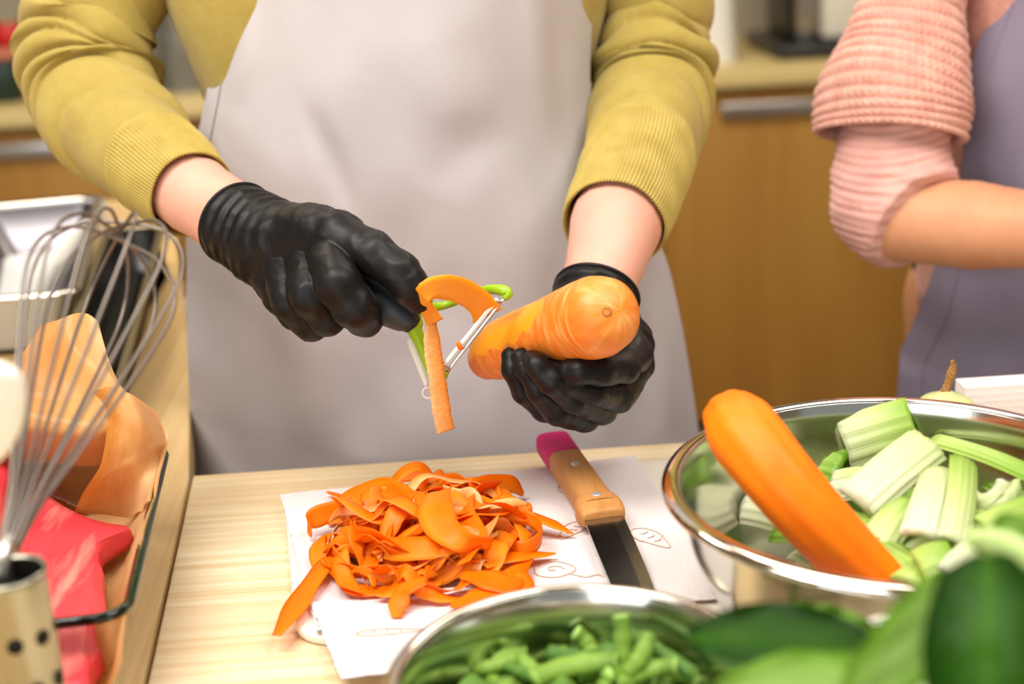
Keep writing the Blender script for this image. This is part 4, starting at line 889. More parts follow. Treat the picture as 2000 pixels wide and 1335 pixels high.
X0 = W(765, 0, 1.2).x       # body axis of the first cook
YB = 1.215
def person(name, label, x0, yb, arms, skin, head_turn=0.0, hair_m='hair', Hs=1.0):
    root = thing(name, (x0, yb, 0), label, 'person')
    V3 = lambda x, y, z: Vector((x0 + x, yb + y, z))
    def f(X):
        d = chain(X, [(V3(0, .01, .95), .125), (V3(0, .0, 1.15), .105), (V3(0, .0, 1.30), .105)], .05, (0, 1, 0), 1.35)
        d = smin(d, chain(X, [(V3(-.12, .01, 1.375), .045), (V3(.12, .01, 1.375), .045)], .03), .03)
        d = smin(d, chain(X, [(V3(0, .01, 1.38), .06), (V3(0, -.015, 1.50), .052)], .02), .03)
        h = cone_sdf(X, V3(0, -.04, 1.575), V3(0, -.015, 1.645), .066, .088); d = smin(d, h, .02)
        d = smin(d, cone_sdf(X, V3(0, -.118, 1.60), V3(0, -.125, 1.578), .008, .013), .012)       # nose
        d = smin(d, cone_sdf(X, V3(-.018, -.098, 1.548), V3(.018, -.098, 1.548), .007, .007), .008)   # mouth
        d = smin(d, cone_sdf(X, V3(0, -.09, 1.52), V3(0, -.085, 1.525), .02, .02), .02)
        for s_ in (-1, 1):
            d = smin(d, cone_sdf(X, V3(s_ * .085, 0, 1.585), V3(s_ * .088, .005, 1.615), .011, .014), .008)
            d = np.maximum(d, -cone_sdf(X, V3(s_ * .032, -.118, 1.618), V3(s_ * .034, -.118, 1.618), .014, .014))
            d = smin(d, chain(X, [(V3(s_ * .09, .02, .92), .088), (V3(s_ * .09, .0, .50), .056), (V3(s_ * .095, .02, .12), .038), (V3(s_ * .095, .0, .06), .036)], .02), .03)
            d = smin(d, chain(X, [(V3(s_ * .095, .03, .045), .036), (V3(s_ * .11, -.14, .03), .026)], .02), .02)
        for J in arms: d = smin(d, chain(X, J, .004), .004)
        return d
    lo, hi = bounds([*arms, [(V3(-.25, .1, 0.02), .02), (V3(.25, -.2, 1.74), .03)]], .02)
    obj('body', sdf_mesh(f, lo, hi, .0085), skin, root)
    obj('lips', gmesh(ball_end(loft([V3(-.020, -.094, 1.549), V3(-.008, -.101, 1.551), V3(.008, -.101, 1.551), V3(.020, -.094, 1.549)], [.0022, .0052, .0052, .0022], 16, 12, (0, -1, .1))), True, True), mat('lips', srgb(196, 112, 104), .5), root)
    for s_ in (-1, 1): obj('eyebrow', gmesh(ball_end(loft([V3(s_ * .018, -.100, 1.640), V3(s_ * .034, -.099, 1.645), V3(s_ * .050, -.090, 1.640)], [.003, .003, .0018], 12, 10, (0, -1, .1))), True, True), M['hair'], root)
    hf = lambda X: np.maximum(smin(cone_sdf(X, V3(0, .015, 1.64), V3(0, .01, 1.66), .102, .10), cone_sdf(X, V3(0, .11, 1.66), V3(0, .13, 1.67), .045, .04), .02), -(X[..., 1] - (yb - .055) + (X[..., 2] - 1.66) * 0.6))
    obj('hair', sdf_mesh(hf, np.array([x0 - .13, yb - .12, 1.5]), np.array([x0 + .13, yb + .2, 1.8]), .006), M['hair'], root)
    for s_ in (-1, 1):
        e = V3(s_ * .032, -.089, 1.617)
        obj('eye', join([grid(np.array([[[e.x + .012 * math.sin(a) * math.cos(b), e.y - .012 * math.cos(a), e.z + .012 * math.sin(a) * math.sin(b)] for b in np.linspace(0, 2 * math.pi, 16, endpoint=False)] for a in np.linspace(.05, 3.1, 10)]), True, True)]), M['white'], root)
        obj('iris', join([grid(np.array([[[e.x + .0052 * math.sin(a) * math.cos(b), e.y - .0082 - .0045 * math.cos(a), e.z + .0052 * math.sin(a) * math.sin(b)] for b in np.linspace(0, 2 * math.pi, 16, endpoint=False)] for a in np.linspace(.05, 3.1, 8)]), True, True)]), M['hair'], root)
        sh = lambda X, s_=s_: np.maximum(smin(cone_sdf(X, V3(s_ * .095, .04, .045), V3(s_ * .11, -.15, .035), .046, .036), cone_sdf(X, V3(s_ * .095, .02, .05), V3(s_ * .095, .02, .1), .045, .043), .02), 0.004 - X[..., 2])
        obj('shoe', sdf_mesh(sh, np.array([x0 + s_ * .1 - .08, yb - .22, -.01]), np.array([x0 + s_ * .1 + .08, yb + .12, .17]), .007), M['black'], root)
        obj('trouser_leg', gmesh(loft([V3(s_ * .085, .02, .98), V3(s_ * .09, .01, .75), V3(s_ * .09, 0, .5), V3(s_ * .095, .02, .09)], [.085, .088, .072, .062], 30, 32, (0, -1, 0)), True), M['trouser'], root)
    return root

Lel = WR(182, 198, 1.185, 78); Lcu = WR(380, 380, 1.035, 76); Lwr = WR(463, 436, .988, 75); Lin = WR(545, 470, .96, 62)
Rel = WR(1272, 175, 1.19, 78); Rcu = WR(1203, 440, 1.03, 89); Rwr = WR(1168, 560, .977, 72); Rin = WR(1175, 640, .955, 54)
armL = [(Vector((X0 - .145, YB + .01, 1.375)), .036), (WR(190, 0, 1.20, 1)[0], .042), (WR(163, 100, 1.185, 1)[0], .040), (WR(182, 195, 1.165, 1)[0], .040), (WR(240, 265, 1.12, 1)[0], .037), (WR(312, 325, 1.075, 1)[0], .033), (Lcu[0], Lcu[1]), (Lwr[0], Lwr[1]), (Lin[0], Lin[1])]
armR = [(Vector((X0 + .15, YB + .01, 1.375)), .036), (WR(1280, 0, 1.21, 1)[0], .034), (WR(1268, 185, 1.175, 1)[0], .036), (WR(1252, 280, 1.125, 1)[0], .036), (WR(1230, 360, 1.08, 1)[0], .034), (Rcu[0], Rcu[1]), (Rwr[0], Rwr[1]), (Rin[0], Rin[1])]
cook = person('person', 'person in olive sweater, grey apron and black gloves peeling a carrot', X0, YB, [armL, armR], M['skin'])

def torso(root, x0, yb, hws, m, y_off=0):
    """hws: list of (z, half width, half depth, centre dx)"""
    n = 60; A = crom([[z, hw, hd, dx] for z, hw, hd, dx in hws], n); th = np.linspace(0, 2 * math.pi, 96, endpoint=False); P = []
    for z, hw, hd, dx in A:
        P.append([[x0 + dx + hw * math.copysign(abs(math.cos(t_)) ** .85, math.cos(t_)), yb + hd * math.copysign(abs(math.sin(t_)) ** .85, math.sin(t_)) + .002 * mnoise.noise(Vector((t_ * 3, z * 22, 0))) * 2, z] for t_ in th])
    return obj('sweater', gmesh(np.array(P), True, True), m, root)
torso(cook, X0, YB, [(.93, .165, .115, 0), (1.05, .160, .105, 0), (1.12, .155, .10, .003), (1.17, .160, .10, 0), (1.25, .182, .108, 0), (1.33, .195, .108, 0), (1.40, .198, .095, 0), (1.435, .165, .088, 0), (1.455, .10, .08, 0), (1.475, .068, .07, 0)], M['olive'])

def sleeve(root, J, creases, cuff_s, ns=220, nt=200, m='olive', rib=46, rib_amp=.0006, noise_amp=.0016, seed=0.0, cuff_len=None):
    pts = [p for p, r in J]; rs = [r for p, r in J]
    def dsp(s_, th):
        d = np.zeros_like(s_)
        for (c0, a0, b0, amp), (c1, a1, b1, _) in zip(creases[:-1], creases[1:]):
            A = c0 + a0 * np.sin(th) - b0 * np.cos(th) + .006 * np.sin(3 * th + c0 * 40); Bq = c1 + a1 * np.sin(th) - b1 * np.cos(th) + .006 * np.sin(3 * th + c1 * 40)
            t_ = (s_ - A) / np.maximum(Bq - A, .004); mk = (t_ > 0) & (t_ < 1)
            d += np.where(mk, amp * np.sin(np.clip(t_, 0, 1) * math.pi) ** .5 * (.75 + .25 * np.sin(th * 2 + c0 * 30)), 0)
        nz = np.array([[mnoise.noise(Vector((a * 9, math.cos(b) * 1.2 + seed, math.sin(b) * 1.2))) for b in th[0, ::4]] for a in s_[::4, 0]])
        ii = np.minimum(np.arange(s_.shape[0]) / 4, nz.shape[0] - 1.001); jj = np.arange(s_.shape[1]) / 4
        i0 = ii.astype(int); fi = (ii - i0)[:, None]; j0 = jj.astype(int) % nz.shape[1]; j1 = (j0 + 1) % nz.shape[1]; fj = (jj - np.floor(jj))[None]
        d += noise_amp * ((nz[i0][:, j0] * (1 - fj) + nz[i0][:, j1] * fj) * (1 - fi) + (nz[i0 + 1][:, j0] * (1 - fj) + nz[i0 + 1][:, j1] * fj) * fi)
        return d
    P = loft(pts, rs, ns, nt, (0, -1, .25), dsp)
    k = int(ns * cuff_s)
    C = P[-1].mean(0)
    sl = obj('sleeve', gmesh(P[:k + 6], True), M[m], root)
    # ribbed cuff: resampled tail of the same surface with real ribs
    mt = 720; tail = P[k:]; idx = np.linspace(0, nt, mt, endpoint=False); i0 = idx.astype(int) % nt; fr_ = (idx - np.floor(idx))[None, :, None]
    Q = tail[:, i0] * (1 - fr_) + tail[:, (i0 + 1) % nt] * fr_
    cen = Q.mean(1, keepdims=True); dirn = norm(Q - cen); th = np.linspace(0, 2 * math.pi, mt, endpoint=False)
    fade = np.clip(np.linspace(0, 1, len(Q)) * 12, 0, 1)[:, None]
    Q = Q + dirn * ((rib_amp * np.cos(rib * 2 * th)[None] * fade + .0004) [..., None])
    e = Q[-1]; c = e.mean(0); tdir = norm((Q[-1].mean(0) - Q[-4].mean(0))[None])[0]
    ext = [c + (e - c) * .985 + tdir * .0012, c + (e - c) * .955 + tdir * .0006, c + (e - c) * .94 - tdir * .004, c + (e - c) * .93 - tdir * .02]
    Q = np.concatenate([Q, np.array(ext)])
    obj('cuff', gmesh(Q, True), M['olive_rib' if m == 'olive' else m], sl)
    return sl
SL = [(Vector((X0 - .150, YB, 1.39)), .066), WR(192, 0, 1.20, 122), WR(170, 100, 1.185, 114), WR(184, 190, 1.165, 116), WR(240, 262, 1.12, 106), WR(312, 325, 1.075, 96), WR(374, 380, 1.035, 84)]
sleeve(cook, SL, [(.15, -.02, .02, .008), (.25, -.05, .03, .011), (.36, -.08, .05, .0135), (.415, -.045, .07, .011), (.46, -.01, .08, .009), (.505, .03, .08, .0095), (.60, -.02, .09, .0075), (.70, -.03, .07, .0045), (1.08, 0, .0, 0)], .80, seed=2.0)
SR = [(Vector((X0 + .15, YB, 1.40)), .07), WR(1280, 0, 1.21, 95), WR(1276, 100, 1.195, 97), WR(1274, 185, 1.175, 106), WR(1256, 280, 1.125, 106), WR(1230, 360, 1.08, 101), WR(1200, 438, 1.03, 97)]
sleeve(cook, SR, [(.12, 0, .02, .009), (.25, .02, .02, .011), (.345, .015, .045, .0125), (.43, -.01, .06, .010), (.495, -.05, .11, .0105), (.545, -.04, .10, .006), (.63, .0, .07, .004), (.71, .0, .06, .0035), (1.08, 0, 0, 0)], .68, seed=7.0)

# apron
def apron(root, Ledge, Redge, Yedge, Yfront, m, ridges, zlo, n=170, k=150, xfold=0.0):
    Lp = sorted([(lambda p: (p.z, p.x))(W(x, y, Yedge)) for x, y in Ledge]); Rp = sorted([(lambda p: (p.z, p.x))(W(x, y, Yedge)) for x, y in Redge])
    zhi = min(Lp[-1][0], Rp[-1][0]); zs = np.linspace(zlo, zhi, n)
    xl = np.interp(zs, *zip(*Lp)); xr = np.interp(zs, *zip(*Rp)); u = np.linspace(-1, 1, k)
    ker = np.hanning(15); ker /= ker.sum(); xl = np.convolve(np.pad(xl, 7, 'edge'), ker, 'valid'); xr = np.convolve(np.pad(xr, 7, 'edge'), ker, 'valid')
    G = np.zeros((n, k, 3)); G[..., 0] = (xl[:, None] * (1 - u) + xr[:, None] * (1 + u)) / 2
    G[..., 2] = zs[:, None]; G[..., 1] = Yedge - (Yedge - Yfront) * (1 - np.abs(u) ** 2.6)[None]
    rl = [([(lambda p: (p.x, p.z))(W(x, y, Yfront)) for x, y in pl], amp, wd_) for pl, amp, wd_ in ridges]
    XZ = G[..., [0, 2]]
    for pl, amp, wd_ in rl:
        dm = np.full(XZ.shape[:2], 9.0); tt = np.zeros_like(dm)
        for i, (a, b) in enumerate(zip(pl[:-1], pl[1:])):
            a = np.array(a); b = np.array(b); ab = b - a; t_ = np.clip(((XZ - a) @ ab) / (ab @ ab), 0, 1)
            dd = np.linalg.norm(XZ - a - t_[..., None] * ab, axis=-1); c_ = dd < dm; dm = np.where(c_, dd, dm); tt = np.where(c_, (i + t_) / (len(pl) - 1), tt)
        G[..., 1] -= amp * np.exp(-(dm / wd_) ** 2) * np.sin(np.clip(tt * .9 + .05, 0, 1) * math.pi)
    for i in range(n):
        for j in range(k): G[i, j, 1] -= .006 * mnoise.noise(Vector((G[i, j, 0] * 9, 0, G[i, j, 2] * 4))) + .0018 * mnoise.noise(Vector((G[i, j, 0] * 30, 3, G[i, j, 2] * 18)))
    G2 = G.copy(); G2[..., 1] += .0012
    Vf, Ff, U = grid(G); Vb, Fb, _ = grid(G2)
    ap = obj('apron', join([(Vf, Ff, U), (Vb, [q[::-1] for q in Fb], U)]), m, root)
    return ap, G
LE = [(438, -260), (436, -100), (430, 0), (418, 90), (402, 190), (384, 270), (362, 380), (364, 480), (366, 700), (374, 930), (378, 1000), (385, 1500), (390, 2300)]
RE = [(1168, -260), (1166, -100), (1160, 0), (1152, 100), (1152, 190), (1175, 290), (1235, 400), (1296, 480), (1325, 600), (1352, 750), (1376, 920), (1400, 1100), (1420, 1500), (1440, 2300)]
ap, G = apron(cook, LE, RE, 1.165, 1.068, M['apron'], [([(600, 210), (640, 300), (690, 430)], -.006, .010), ([(1040, -40), (1075, 150), (1115, 330), (1130, 430)], .008, .014), ([(1090, 0), (1100, 200), (1120, 400)], -.006, .012),
    ([(480, 20), (455, 140), (430, 230)], .006, .012), ([(560, 400), (600, 650), (600, 900)], .008, .03), ([(760, 640), (740, 780), (720, 900)], -.008, .035), ([(1000, 250), (900, 300), (850, 380)], -.004, .02),
    ([(850, -40), (830, 100), (900, 250)], .004, .03), ([(1230, 520), (1270, 700), (1300, 900)], -.010, .02), ([(1290, 560), (1330, 760), (1350, 900)], .008, .012), ([(430, 520), (440, 700), (450, 900)], .006, .02)], .45)
# stitched hem strip along the left edge
Hm = []
for i in [q for q in range(G.shape[0]) if G[q, 0, 2] > W(400, 330, 1.165).z]:
    Hm.append([list(G[i, j] + np.array([0, -.0011, 0])) for j in range(0, 7)])
obj('hem', gmesh(np.array(Hm), False), M['apron'], ap)
S1 = [list(G[i, 6] + np.array([0, -.0012, 0])) for i in range(G.shape[0]) if G[i, 0, 2] > W(400, 330, 1.165).z]
obj('stitching', join([tube(S1, .0005, 200, 6, ref=(0, -1, .2))]), mat('stitch_thread', srgb(150, 140, 148), .9), ap)

# gloves -----------------------------------------------------------
def glove(root, palm, fingers, cut_p, cut_n, kp=.006, kf=.0012, h=.0011, seed=0.0, wr=None, extra=None, palm_n=None, palm_flat=1.0, rimr=None):
    allJ = palm + fingers; lo, hi = bounds(allJ, .006)
    cut_n = Vector(cut_n).normalized()
    def f(X):
        d = None
        for J in palm:
            e = chain(X, J, .006, palm_n, palm_flat); d = e if d is None else smin(d, e, .010)
        for J in fingers:
            e = chain(X, J, .003); d = smin(d, e, kf) if False else np.minimum(d + 0, e) if kf == 0 else smin(d, e, kf)
        pl = (X - np.array(cut_p, dtype=np.float32)) @ np.array(cut_n, dtype=np.float32)
        return np.maximum(d, pl)
    def dsp(V):
        dist = -((V - np.array(cut_p)) @ np.array(cut_n))            # distance into the hand from the opening
        d = crease_noise(V, 26, .0013, seed) + crease_noise(V, 60, .0007, seed + 3)
        if wr:
            axis = np.array(cut_n); q = V - np.array(cut_p); q = q - (q @ axis)[:, None] * axis
            ang = np.arctan2(q @ np.array(wr[0]), q @ np.array(wr[1]))
            d += .0010 * np.sin(dist * 620 + 1.6 * np.sin(ang * 2 + seed) + 1.0 * np.sin(ang + 1)) * np.exp(-((dist - .022) / .018) ** 2)
        return d * np.clip(dist / .006, 0, 1)
    o = obj('glove', sdf_mesh(f, lo, hi, h, dsp), M['glove'], root)
    return o, f
def ring_tube(c, nrm, r, w, e1=None, squash=1.0):
    nrm = Vector(nrm).normalized(); a = nrm.cross(Vector((0, 0, 1))).normalized(); b = nrm.cross(a)
    pts = [c + (a * math.cos(t_) + b * math.sin(t_)) * r for t_ in np.linspace(0, 2 * math.pi, 65)]
    C = np.array([list(q) for q in pts])[:-1]; P = []
    for i in range(64):
        out = norm((C[i] - np.array(c))[None])[0]; P.append([list(C[i] + (out * math.cos(q) + np.array(nrm) * math.sin(q)) * w) for q in np.linspace(0, 2 * math.pi, 10, endpoint=False)])
    P.append(P[0]); return gmesh(np.array(P), True)
# hand holding the peeler
cutL, rL = WR(463, 436, .988, 82)
palmL = [[c3(205, 240, .988, 205), c3(340, 310, .965, 190), c3(450, 350, .955, 175), c3(560, 350, .945, 150)],
         [c3(450, 300, .950, 150), c3(600, 290, .930, 122), c3(690, 290, .918, 120)],
         [c3(340, 390, .960, 150), c3(430, 480, .950, 125)],
         [c3(560, 300, .935, 130), c3(720, 350, .92, 120)]]
fingL = [[c3(700, 320, .915, 125), c3(865, 385, .897, 100), c3(985, 462, .887, 92), c3(1045, 545, .884, 86), c3(1078, 605, .886, 62)],
         [c3(640, 330, .925, 118), c3(690, 530, .880, 104), c3(770, 640, .878, 98), c3(820, 700, .900, 84), c3(780, 650, .935, 70)],
         [c3(540, 380, .935, 112), c3(560, 580, .893, 100), c3(640, 690, .898, 82), c3(660, 690, .935, 70)],
         [c3(440, 420, .945, 108), c3(470, 610, .905, 98), c3(560, 715, .908, 82), c3(600, 720, .94, 66)],
         [c3(350, 460, .955, 100), c3(412, 600, .925, 66), c3(470, 680, .925, 60), c3(530, 690, .945, 55)]]
nL = (Lcu[0] - cutL).normalized()
gl, fL = glove(cook, palmL, fingL, cutL, nL, kf=.0016, seed=1.3, wr=(nL.cross(Vector((0, 0, 1))).normalized(), nL.cross(nL.cross(Vector((0, 0, 1)))).normalized()))
obj('cuff_roll', ring_tube(cutL - nL * .0005, nL, rL * 1.0, .0014), M['glove'], gl)
# hand holding the carrot
cutR, rR = WR(1166, 572, .976, 84)
nR = (Rcu[0] - cutR).normalized()
palmR = [[c4(1352, 310, .976, 278), c4(1352, 380, .973, 262), c4(1420, 520, .962, 200), c4(1500, 680, .950, 190), c4(1450, 880, .940, 190)],
         [c4(1560, 640, .945, 135), c4(1600, 780, .930, 112), c4(1530, 900, .925, 110)],
         [c4(1430, 900, .93, 170), c4(1230, 960, .93, 140)]]
fingR = [[c4(1540, 560, .93, 110), c4(1612, 715, .900, 98), c4(1540, 800, .872, 88), c4(1380, 815, .858, 86), c4(1250, 812, .853, 82), c4(1185, 815, .856, 72)],
         [c4(1330, 900, .93, 90), c4(1200, 1060, .915, 82), c4(1010, 1060, .898, 78), c4(880, 950, .888, 70), c4(810, 810, .886, 62), c4(785, 715, .892, 50)],
         [c4(1400, 930, .93, 90), c4(1270, 1110, .905, 92), c4(1090, 1080, .885, 80), c4(960, 930, .873, 72), c4(880, 800, .873, 60), c4(858, 725, .881, 50)],
         [c4(1450, 930, .925, 90), c4(1380, 1060, .895, 96), c4(1210, 1000, .868, 88), c4(1060, 880, .858, 76), c4(960, 780, .862, 62), c4(935, 745, .868, 54)],
         [c4(1520, 880, .92, 90), c4(1500, 980, .89, 90), c4(1330, 960, .865, 76), c4(1180, 890, .860, 70), c4(1095, 815, .868, 60), c4(1068, 775, .872, 46)]]
gr, fR = glove(cook, palmR, fingR, cutR, nR, kf=.0016, seed=4.1, wr=(nR.cross(Vector((0, 0, 1))).normalized(), nR.cross(nR.cross(Vector((0, 0, 1)))).normalized()))
obj('cuff_roll', ring_tube(cutR - nR * .0005, nR, rR * .99, .0014), M['glove'], gr)

# ------------------------------------------------------------------ carrot in the hand
t = thing('carrot', c4(1100, 600, .90, 1)[0], 'thick half-peeled orange carrot held in the black-gloved hand', 'carrot')
J = [c4(645, 735, .945, 140), c4(690, 700, .938, 178), c4(760, 660, .928, 190), c4(880, 610, .913, 198), c4(1000, 565, .898, 208), c4(1120, 530, .883, 228), c4(1240, 495, .868, 256), c4(1340, 468, .855, 270), c4(1390, 455, .848, 262)]
P = carrot_loft([p for p, r in J], [r for p, r in J], 150, 120, 0, 5, (0, -.3, 1), .00022)
P = ball_end(P)
car = obj('root', gmesh(P, True, True), [M['carrot_raw'], M['carrot_strip']], t)
me = car.data; off = wloc(car)
# freshly peeled facet: faces turned up and towards the blade, far half
A0 = J[1][0]; A1 = J[-1][0]; axd = (A1 - A0).normalized(); Lc = (A1 - A0).length
nrm_ = Vector((-.25, -.60, .78)); nrm_ = (nrm_ - axd * nrm_.dot(axd)).normalized(); sdn = axd.cross(nrm_)
for pl in me.polygons:
    q = pl.center + off - A0; al = q.dot(axd) / Lc; rdl = q - axd * q.dot(axd)
    if rdl.length < 1e-6: continue
    an = math.atan2(rdl.dot(sdn), rdl.dot(nrm_)); lim = .75 * min(1, max(0, (.72 - al) * 3.2)) ** .5 if al < .72 else 0
    if -.25 < al and abs(an + .05 + .06 * math.sin(al * 40)) < lim: pl.material_index = 1
tipc = c4(1418, 385, .815, 20)[0]
# crown scar on the near end
cdir = axd; ce = None
best = max(me.vertices, key=lambda v: (v.co + off - c4(1418, 380, .80, 1)[0]).length * -1)
tp = best.co + off
obj('crown_scar', join([lathe([(.0036, -.0012), (.0030, .0002), (.0022, .0006), (.0014, -.0002), (.0003, -.0004)], 24, (0, 0, 0))]), mat('scar_brown', srgb(176, 106, 44), .7), t)
sc_ = bpy.data.objects['crown_scar']; nn = (tp - A1).normalized(); sc_.rotation_euler = nn.to_track_quat('Z', 'Y').to_euler(); sc_.location = tp - wloc(t); 
me2 = sc_.data; me2.transform(Matrix.Translation(wloc(t)))

# ------------------------------------------------------------------ peeler
t = thing('peeler', W(870, 650, .9), 'y-shaped vegetable peeler with dark grip and lime green fork held by the cook in olive', 'peeler')
hp_ = [c3(640, 390, .935, 60), c3(720, 465, .93, 84), c3(800, 540, .920, 100), c3(880, 600, .910, 104), c3(960, 655, .903, 92), c3(1028, 702, .898, 68), c3(1036, 708, .898, 50)]
obj('grip', gmesh(loft([p for p, r in hp_], [r for p, r in hp_], 60, 32, (0, -1, .4)), True, True), M['handle_dark'], t)
def F(x, y, Y, r): return WR(x, y, Y, r)
def limb(J, n=40, k=20, flat=1.0): return gmesh(ball_end(loft([p for p, r in J], [r for p, r in J], n, k, (0, -1, .3), flat=flat)), True, True)
obj('fork_arm', limb([F(800, 617, .900, 20), F(808, 640, .897, 16), F(822, 672, .894, 11), F(836, 712, .891, 9), F(848, 738, .889, 9), F(862, 741, .888, 8), F(871, 728, .888, 6)]), M['green'], t)
obj('fork_arm', limb([F(803, 612, .902, 20), F(825, 601, .912, 13), F(868, 596, .922, 8), F(915, 578, .915, 9), F(948, 566, .903, 9), F(978, 566, .896, 11), F(992, 572, .893, 10), F(988, 581, .892, 7)]), M['green'], t)
obj('fork_neck', limb([F(796, 612, .902, 24), F(803, 622, .900, 22), F(811, 634, .898, 17)]), M['green'], t)
def strip(p0, p1, w, th, wdir, n=12, bow=0.0):
    C = crom([list(p0), list(p0.lerp(p1, .33)), list(p0.lerp(p1, .66)), list(p1)], n)
    return gmesh(ribbon(C, np.tile(np.array(wdir, float), (n, 1)), np.full(n, w), th, bow), True, True)
b0, b1 = W(983, 584, .890), W(873, 726, .887)
bd = (b1 - b0).normalized(); view = (b0 - CAM).normalized(); ws = bd.cross(view).normalized()
obj('blade', strip(b0, b1, .0013, .0008, ws), M['steel_soft'], t)
s0, s1 = W(972, 583, .889), W(864, 716, .886)
obj('blade', strip(s0, s1, .0014, .0007, ws), M['white'], t, label='pale back bar of the blade')
for q in (.03, .97): obj('blade_pin', limb([(s0.lerp(s1, q), .0011), (b0.lerp(b1, q), .0011)], 8, 8), M['steel_soft'], t)
g0, g1 = W(801, 664, .900), W(832, 750, .895)
gd = (g1 - g0).normalized(); gs = gd.cross(view).normalized()
rw = []
for u, w_ in [(-.05, .0006), (-.03, .0018), (0, .0022), (.3, .0022), (.7, .0018), (1.06, .0012)]: rw.append((list(g0.lerp(g1, u)), w_))
C = crom([q[0] for q in rw], 24); wv = crom([q[1] for q in rw], 24)[:, 0]
eye = obj('eye_remover', gmesh(ribbon(C, np.tile(np.array(gs), (24, 1)), wv, .0012), True, True), M['white'], t)
rc = W(836, 767, .894); th = np.linspace(0, 2 * math.pi, 40); 
C = np.array([list(rc + (gd * math.cos(a) + gs * math.sin(a)) * rad(rc, 10.5)) for a in th]); Wd = np.array([list(gd * math.cos(a) + gs * math.sin(a)) for a in th])
obj('loop', gmesh(ribbon(C, Wd, np.full(40, .0006), .0012), True, True), M['white'], eye)
# peel still on the blade and the strip hanging from it
def twoedge(name, Lq, Rq, Ys, m, label, grp='carrot peel', n=70, curl=0.05, rag=.00015, s=1.0, mats=None):
    Lw_ = np.array([list(W(760 + .2996 * x, 480 + .2996 * y, Y)) for (x, y), Y in zip(Lq, Ys)]); Rw_ = np.array([list(W(760 + .2996 * x, 480 + .2996 * y, Y + .004)) for (x, y), Y in zip(Rq, Ys)])
    A = crom(Lw_, n); B_ = crom(Rw_, n); C = (A + B_) / 2; D = B_ - A; w = np.linalg.norm(D, axis=1) / 2
    rs = np.random.RandomState(3); w = w + rag * rs.randn(n)
    return simple(name, gmesh(ribbon(C, D, w, .0012, curl), True, True), m, label, grp)
twoedge('carrot_peel', [(700, 375), (665, 335), (610, 280), (500, 213), (380, 186), (280, 205), (215, 270), (190, 345), (215, 420), (240, 500)],
        [(585, 530), (565, 470), (520, 415), (430, 365), (340, 345), (270, 350), (235, 372), (262, 385), (300, 430), (352, 500)], [.889, .886, .882, .874, .868, .866, .868, .874, .880, .884], M['carrot_strip'], 'wide fresh carrot peel curling back over the peeler blade')
twoedge('carrot_peel', [(236, 500), (224, 600), (232, 720), (256, 860), (270, 1000), (290, 1120), (312, 1218)], [(305, 500), (328, 600), (346, 720), (368, 860), (390, 1000), (406, 1110), (428, 1196)], [.884, .882, .880, .878, .877, .876, .876], M['peel_skin'], 'straight carrot peel hanging down from the curled one', rag=.0002)
q = c4(458, 650, .885, 18)
simple('carrot_scrap', limb([(c4(450, 635, .884, 14)), (c4(460, 655, .884, 18)), (c4(470, 670, .885, 12))], 10, 10), M['carrot_peeled'], 'tiny carrot scrap stuck on the peeler blade', 'carrot scrap')

# ------------------------------------------------------------------ the cook in pink at right
X2 = W(2215, 0, 1.27).x; Y2 = 1.30
e2 = WR(1745, 425, 1.17, 90); w2 = WR(1900, 440, 1.14, 86); x2 = WR(2060, 452, 1.10, 72); h2 = WR(2220, 470, 1.06, 58)
sh2 = (Vector((X2 - .125, Y2, 1.38)), .038); 
armA = [sh2, (WR(1783, 0, 1.235, 1)[0], .034), (WR(1750, 190, 1.205, 1)[0], .036), (WR(1742, 320, 1.19, 1)[0], .036), (e2[0], e2[1] * .93), w2, x2, h2, (h2[0] + Vector((.06, -.03, -.02)), .03)]
eB = Vector((X2 + .27, Y2 - .05, 1.12)); armB = [(Vector((X2 + .125, Y2, 1.38)), .038), (eB, .045), (Vector((X2 + .14, Y2 - .22, 1.08)), .03), (Vector((X2 + .09, Y2 - .25, 1.08)), .03)]
cook2 = person('person', 'person in pink knit sweater and lilac grey apron with one bare forearm', X2, Y2, [armA, armB], M['skin_warm'])
torso(cook2, X2, Y2, [(.93, .175, .12, 0), (1.05, .165, .11, 0), (1.17, .165, .11, 0), (1.25, .18, .112, 0), (1.33, .195, .11, 0), (1.40, .198, .098, 0), (1.435, .165, .09, 0), (1.455, .10, .085, 0), (1.475, .07, .075, 0)], M['pink'])
def chunky(J, end_tilt, nrib, ns=260, nt=220, amp=.0028):
    def dsp(s_, th):
        ph = s_ * nrib * 2 * math.pi + .5 * np.sin(th * 2)
        return amp * np.abs(np.cos(ph / 2)) ** .7 + .0013 * np.cos(th * 58 + np.floor(ph / (2 * math.pi)) * 1.7) * np.abs(np.cos(ph / 2)) + .003 * np.sin(s_ * 7 + th) * np.cos(th * 3)
    P = loft([p for p, r in J], [r for p, r in J], ns, nt, (0, -1, .25), dsp)
    e = P[-1]; c = e.mean(0); td = norm((P[-1].mean(0) - P[-6].mean(0))[None])[0]
    ext = np.array([c + (e - c) * a + td * b for a, b in [(.985, .002), (.955, .0025), (.92, 0), (.90, -.006), (.86, -.02), (.80, -.05)]])
    return np.concatenate([P, ext])
J = [(Vector((X2 - .12, Y2, 1.42)), .075), WR(1800, -60, 1.25, 100), WR(1783, 0, 1.235, 98), WR(1766, 100, 1.22, 118), WR(1745, 190, 1.205, 138), WR(1738, 262, 1.195, 138)]
s2 = obj('sleeve', gmesh(chunky(J, 0, 21), True), M['pink'], cook2)
cutc, _ = WR(1800, 432, 1.155, 96); cn = (cutc - WR(1735, 418, 1.18, 1)[0]).normalized(); cn = (cn + Vector((0, -.5, -.42))).normalized()
